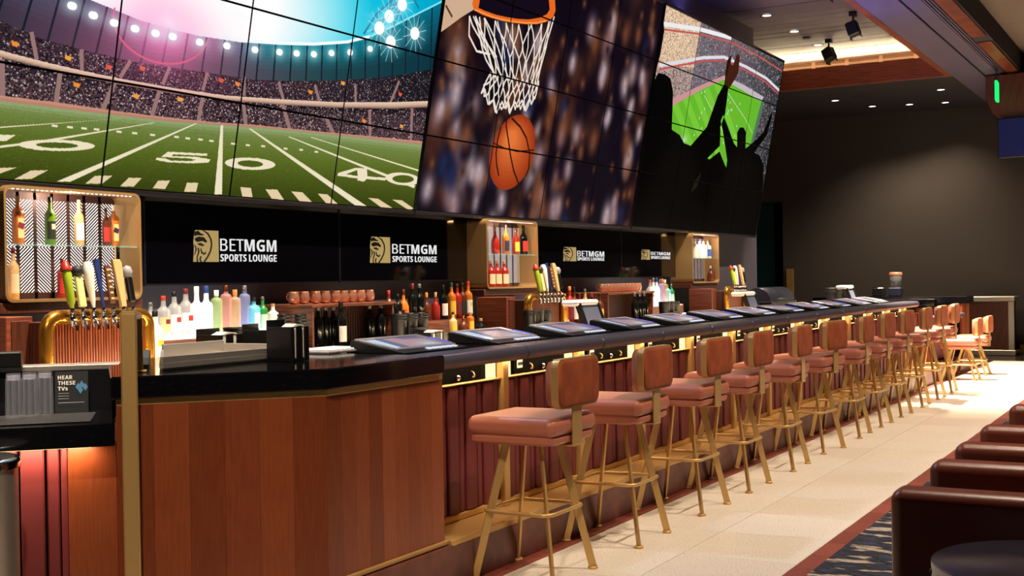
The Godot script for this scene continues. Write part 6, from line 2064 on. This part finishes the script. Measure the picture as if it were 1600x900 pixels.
	var tc := thing("tent_card", "small dark tent card with white lettering and blue lozenges beside the tumblers", "sign", on_y(115, 644, y) + Vector3(0.05, 0, 0.05), 0.78)
	put(Shape.new().prism(PackedVector2Array([Vector2(-0.035, 0), Vector2(0.035, 0), Vector2(0.004, 0.19), Vector2(-0.004, 0.19)]), -0.07, 0.07, Transform3D(Basis(Vector3(0, 0, 1), Vector3.UP, Vector3.RIGHT), Vector3.ZERO)), "card", M.card_black, tc)
	var fb := Basis(Vector3.RIGHT, -0.162)
	var base := Vector3(-0.062, 0.004, 0.0362)
	for w in [["HEAR", 0.155, 0.062], ["THESE", 0.13, 0.074], ["TVs", 0.105, 0.042]]:
		letters(w[0], true, base + fb * Vector3(0.004, w[1], 0), Vector2(w[2], 0.017), M.l_white, tc, fb)
	for k in 3:
		put(Shape.new().box(Vector3(0.045, 0.0025, 0.0006), 0.0, Transform3D(fb, base + fb * Vector3(0.028, 0.092 - k * 0.012, 0.0004))), "print_line", M.l_grey, tc)
	put(Shape.new().box(Vector3(0.11, 0.003, 0.0006), 0.0, Transform3D(fb, base + fb * Vector3(0.06, 0.05, 0.0004))), "print_line", M.l_grey, tc)
	for q in [[0.09, 0.12], [0.105, 0.13], [0.12, 0.118], [0.1, 0.105]]:
		put(Shape.new().prism(PackedVector2Array([Vector2(0, 0.018), Vector2(0.011, 0), Vector2(0, -0.018), Vector2(-0.011, 0)]), 0.0004, 0.001, Transform3D(fb, base + fb * Vector3(q[0], q[1], 0))), "lozenge", M.l_lozenge, tc)
	var dv := thing("card_reader", "black boxy device on the steel edge beside the fluted cupboard", "device", on_y(-2, 574, 1.1435), 0.78)
	put(Shape.new().span(Vector3(-0.1, 0.0, -0.05), Vector3(0.1, 0.07, 0.05), 0.006), "body", M.c_black, dv)


func far_things() -> void:
	# steel trimmed cabinet before the far wall
	var c := thing("host_cabinet", "dark wood cabinet with steel top, post and base before the far wall", "cabinet", Vector3(-3.35, 0, -23.7))
	put(Shape.new().span(Vector3(-0.4, 0.1, -0.3), Vector3(0.36, 0.97, 0.24), 0.004), "wood_body", M.dark_wood, c)
	put(Shape.new().span(Vector3(-0.44, 0.97, -0.33), Vector3(0.41, 1.06, 0.27), 0.01), "steel_top", M.steel, c)
	put(Shape.new().span(Vector3(0.3, 0.1, 0.2), Vector3(0.4, 0.97, 0.26), 0.006), "steel_post", M.steel, c)
	put(Shape.new().span(Vector3(-0.42, 0.0, -0.32), Vector3(0.42, 0.1, 0.27), 0.01), "steel_base", M.steel, c)
	# things on the far part of the bar
	var rt := thing("roll_top_warmer", "black roll top warmer with a shiny lid beyond the last order terminal", "warmer", Vector3(-5.0, 1.0705, on_x(1203, 460, -5.0).z))
	put(Shape.new().span(Vector3(-0.2, 0.0, -0.55), Vector3(0.2, 0.1, 0.55), 0.01), "body", M.c_black, rt)
	put(Shape.new().lathe([Vector2(0, -0.52), Vector2(0.17, -0.52), Vector2(0.18, -0.5), Vector2(0.18, 0.5), Vector2(0.17, 0.52), Vector2(0, 0.52)], 24, Transform3D(Basis(Vector3.RIGHT, PI / 2), Vector3(0, 0.1, 0)), PI, TAU), "lid", M.lid_steel, rt)
	var sh := thing("steel_work_table", "bright steel work table behind the far part of the bar", "work table", Vector3(-4.6, 0, on_x(1245, 470, -4.72).z))
	put(Shape.new().span(Vector3(-0.18, 1.01, -2.0), Vector3(0.18, 1.09, 0.9), 0.006), "table_top", M.steel, sh)
	for s in [-1.9, 0.8]:
		put(Shape.new().span(Vector3(-0.17, 0.0, s - 0.03), Vector3(0.17, 1.01, s + 0.03), 0.004), "leg_frame", M.steel, sh)
	for q in [[1280, "black cup caddy by the far order terminal"], [1304, "black cup caddy between tall cups and the far order terminal"]]:
		caddy(Vector3(-4.17, 1.0005, on_x(q[0], 460, -4.17).z), q[1], 0.0, 0.13)
	cup_stack(Vector3(-4.32, 1.0, on_x(1299, 460, -4.32).z), "tall black cups stacked by the far order terminal", 0.33, 0.08)
	cup_stack(Vector3(-4.32, 1.0, on_x(1311, 460, -4.32).z), "tall black cups stacked against the far order terminal", 0.31, 0.08)
	caddy(Vector3(on_z(1374, 460, -20.3).x, 1.1355, -20.3), "black cup caddy beside the blender at the bar end", 0.0, 0.13)
	var bl := thing("blender", "tall clear blender with orange lid and black works at the bar end", "blender", Vector3(on_z(1400, 460, -20.3).x, 1.1355, -20.3))
	put(Shape.new().span(Vector3(-0.1, 0.0, -0.1), Vector3(0.1, 0.14, 0.1), 0.012), "base", M.blender_base, bl)
	put(Shape.new().lathe([Vector2(0.06, 0.14), Vector2(0.075, 0.16), Vector2(0.1, 0.3), Vector2(0.1, 0.34)], 14), "jar", M.g_clear, bl)
	put(Shape.new().lathe([Vector2(0, 0.16), Vector2(0.06, 0.16), Vector2(0.08, 0.25), Vector2(0, 0.25)], 14), "works", M.c_black, bl)
	put(Shape.new().lathe([Vector2(0.105, 0.34), Vector2(0.105, 0.37), Vector2(0.09, 0.39), Vector2(0, 0.39)], 14), "lid", M.blender_lid, bl)
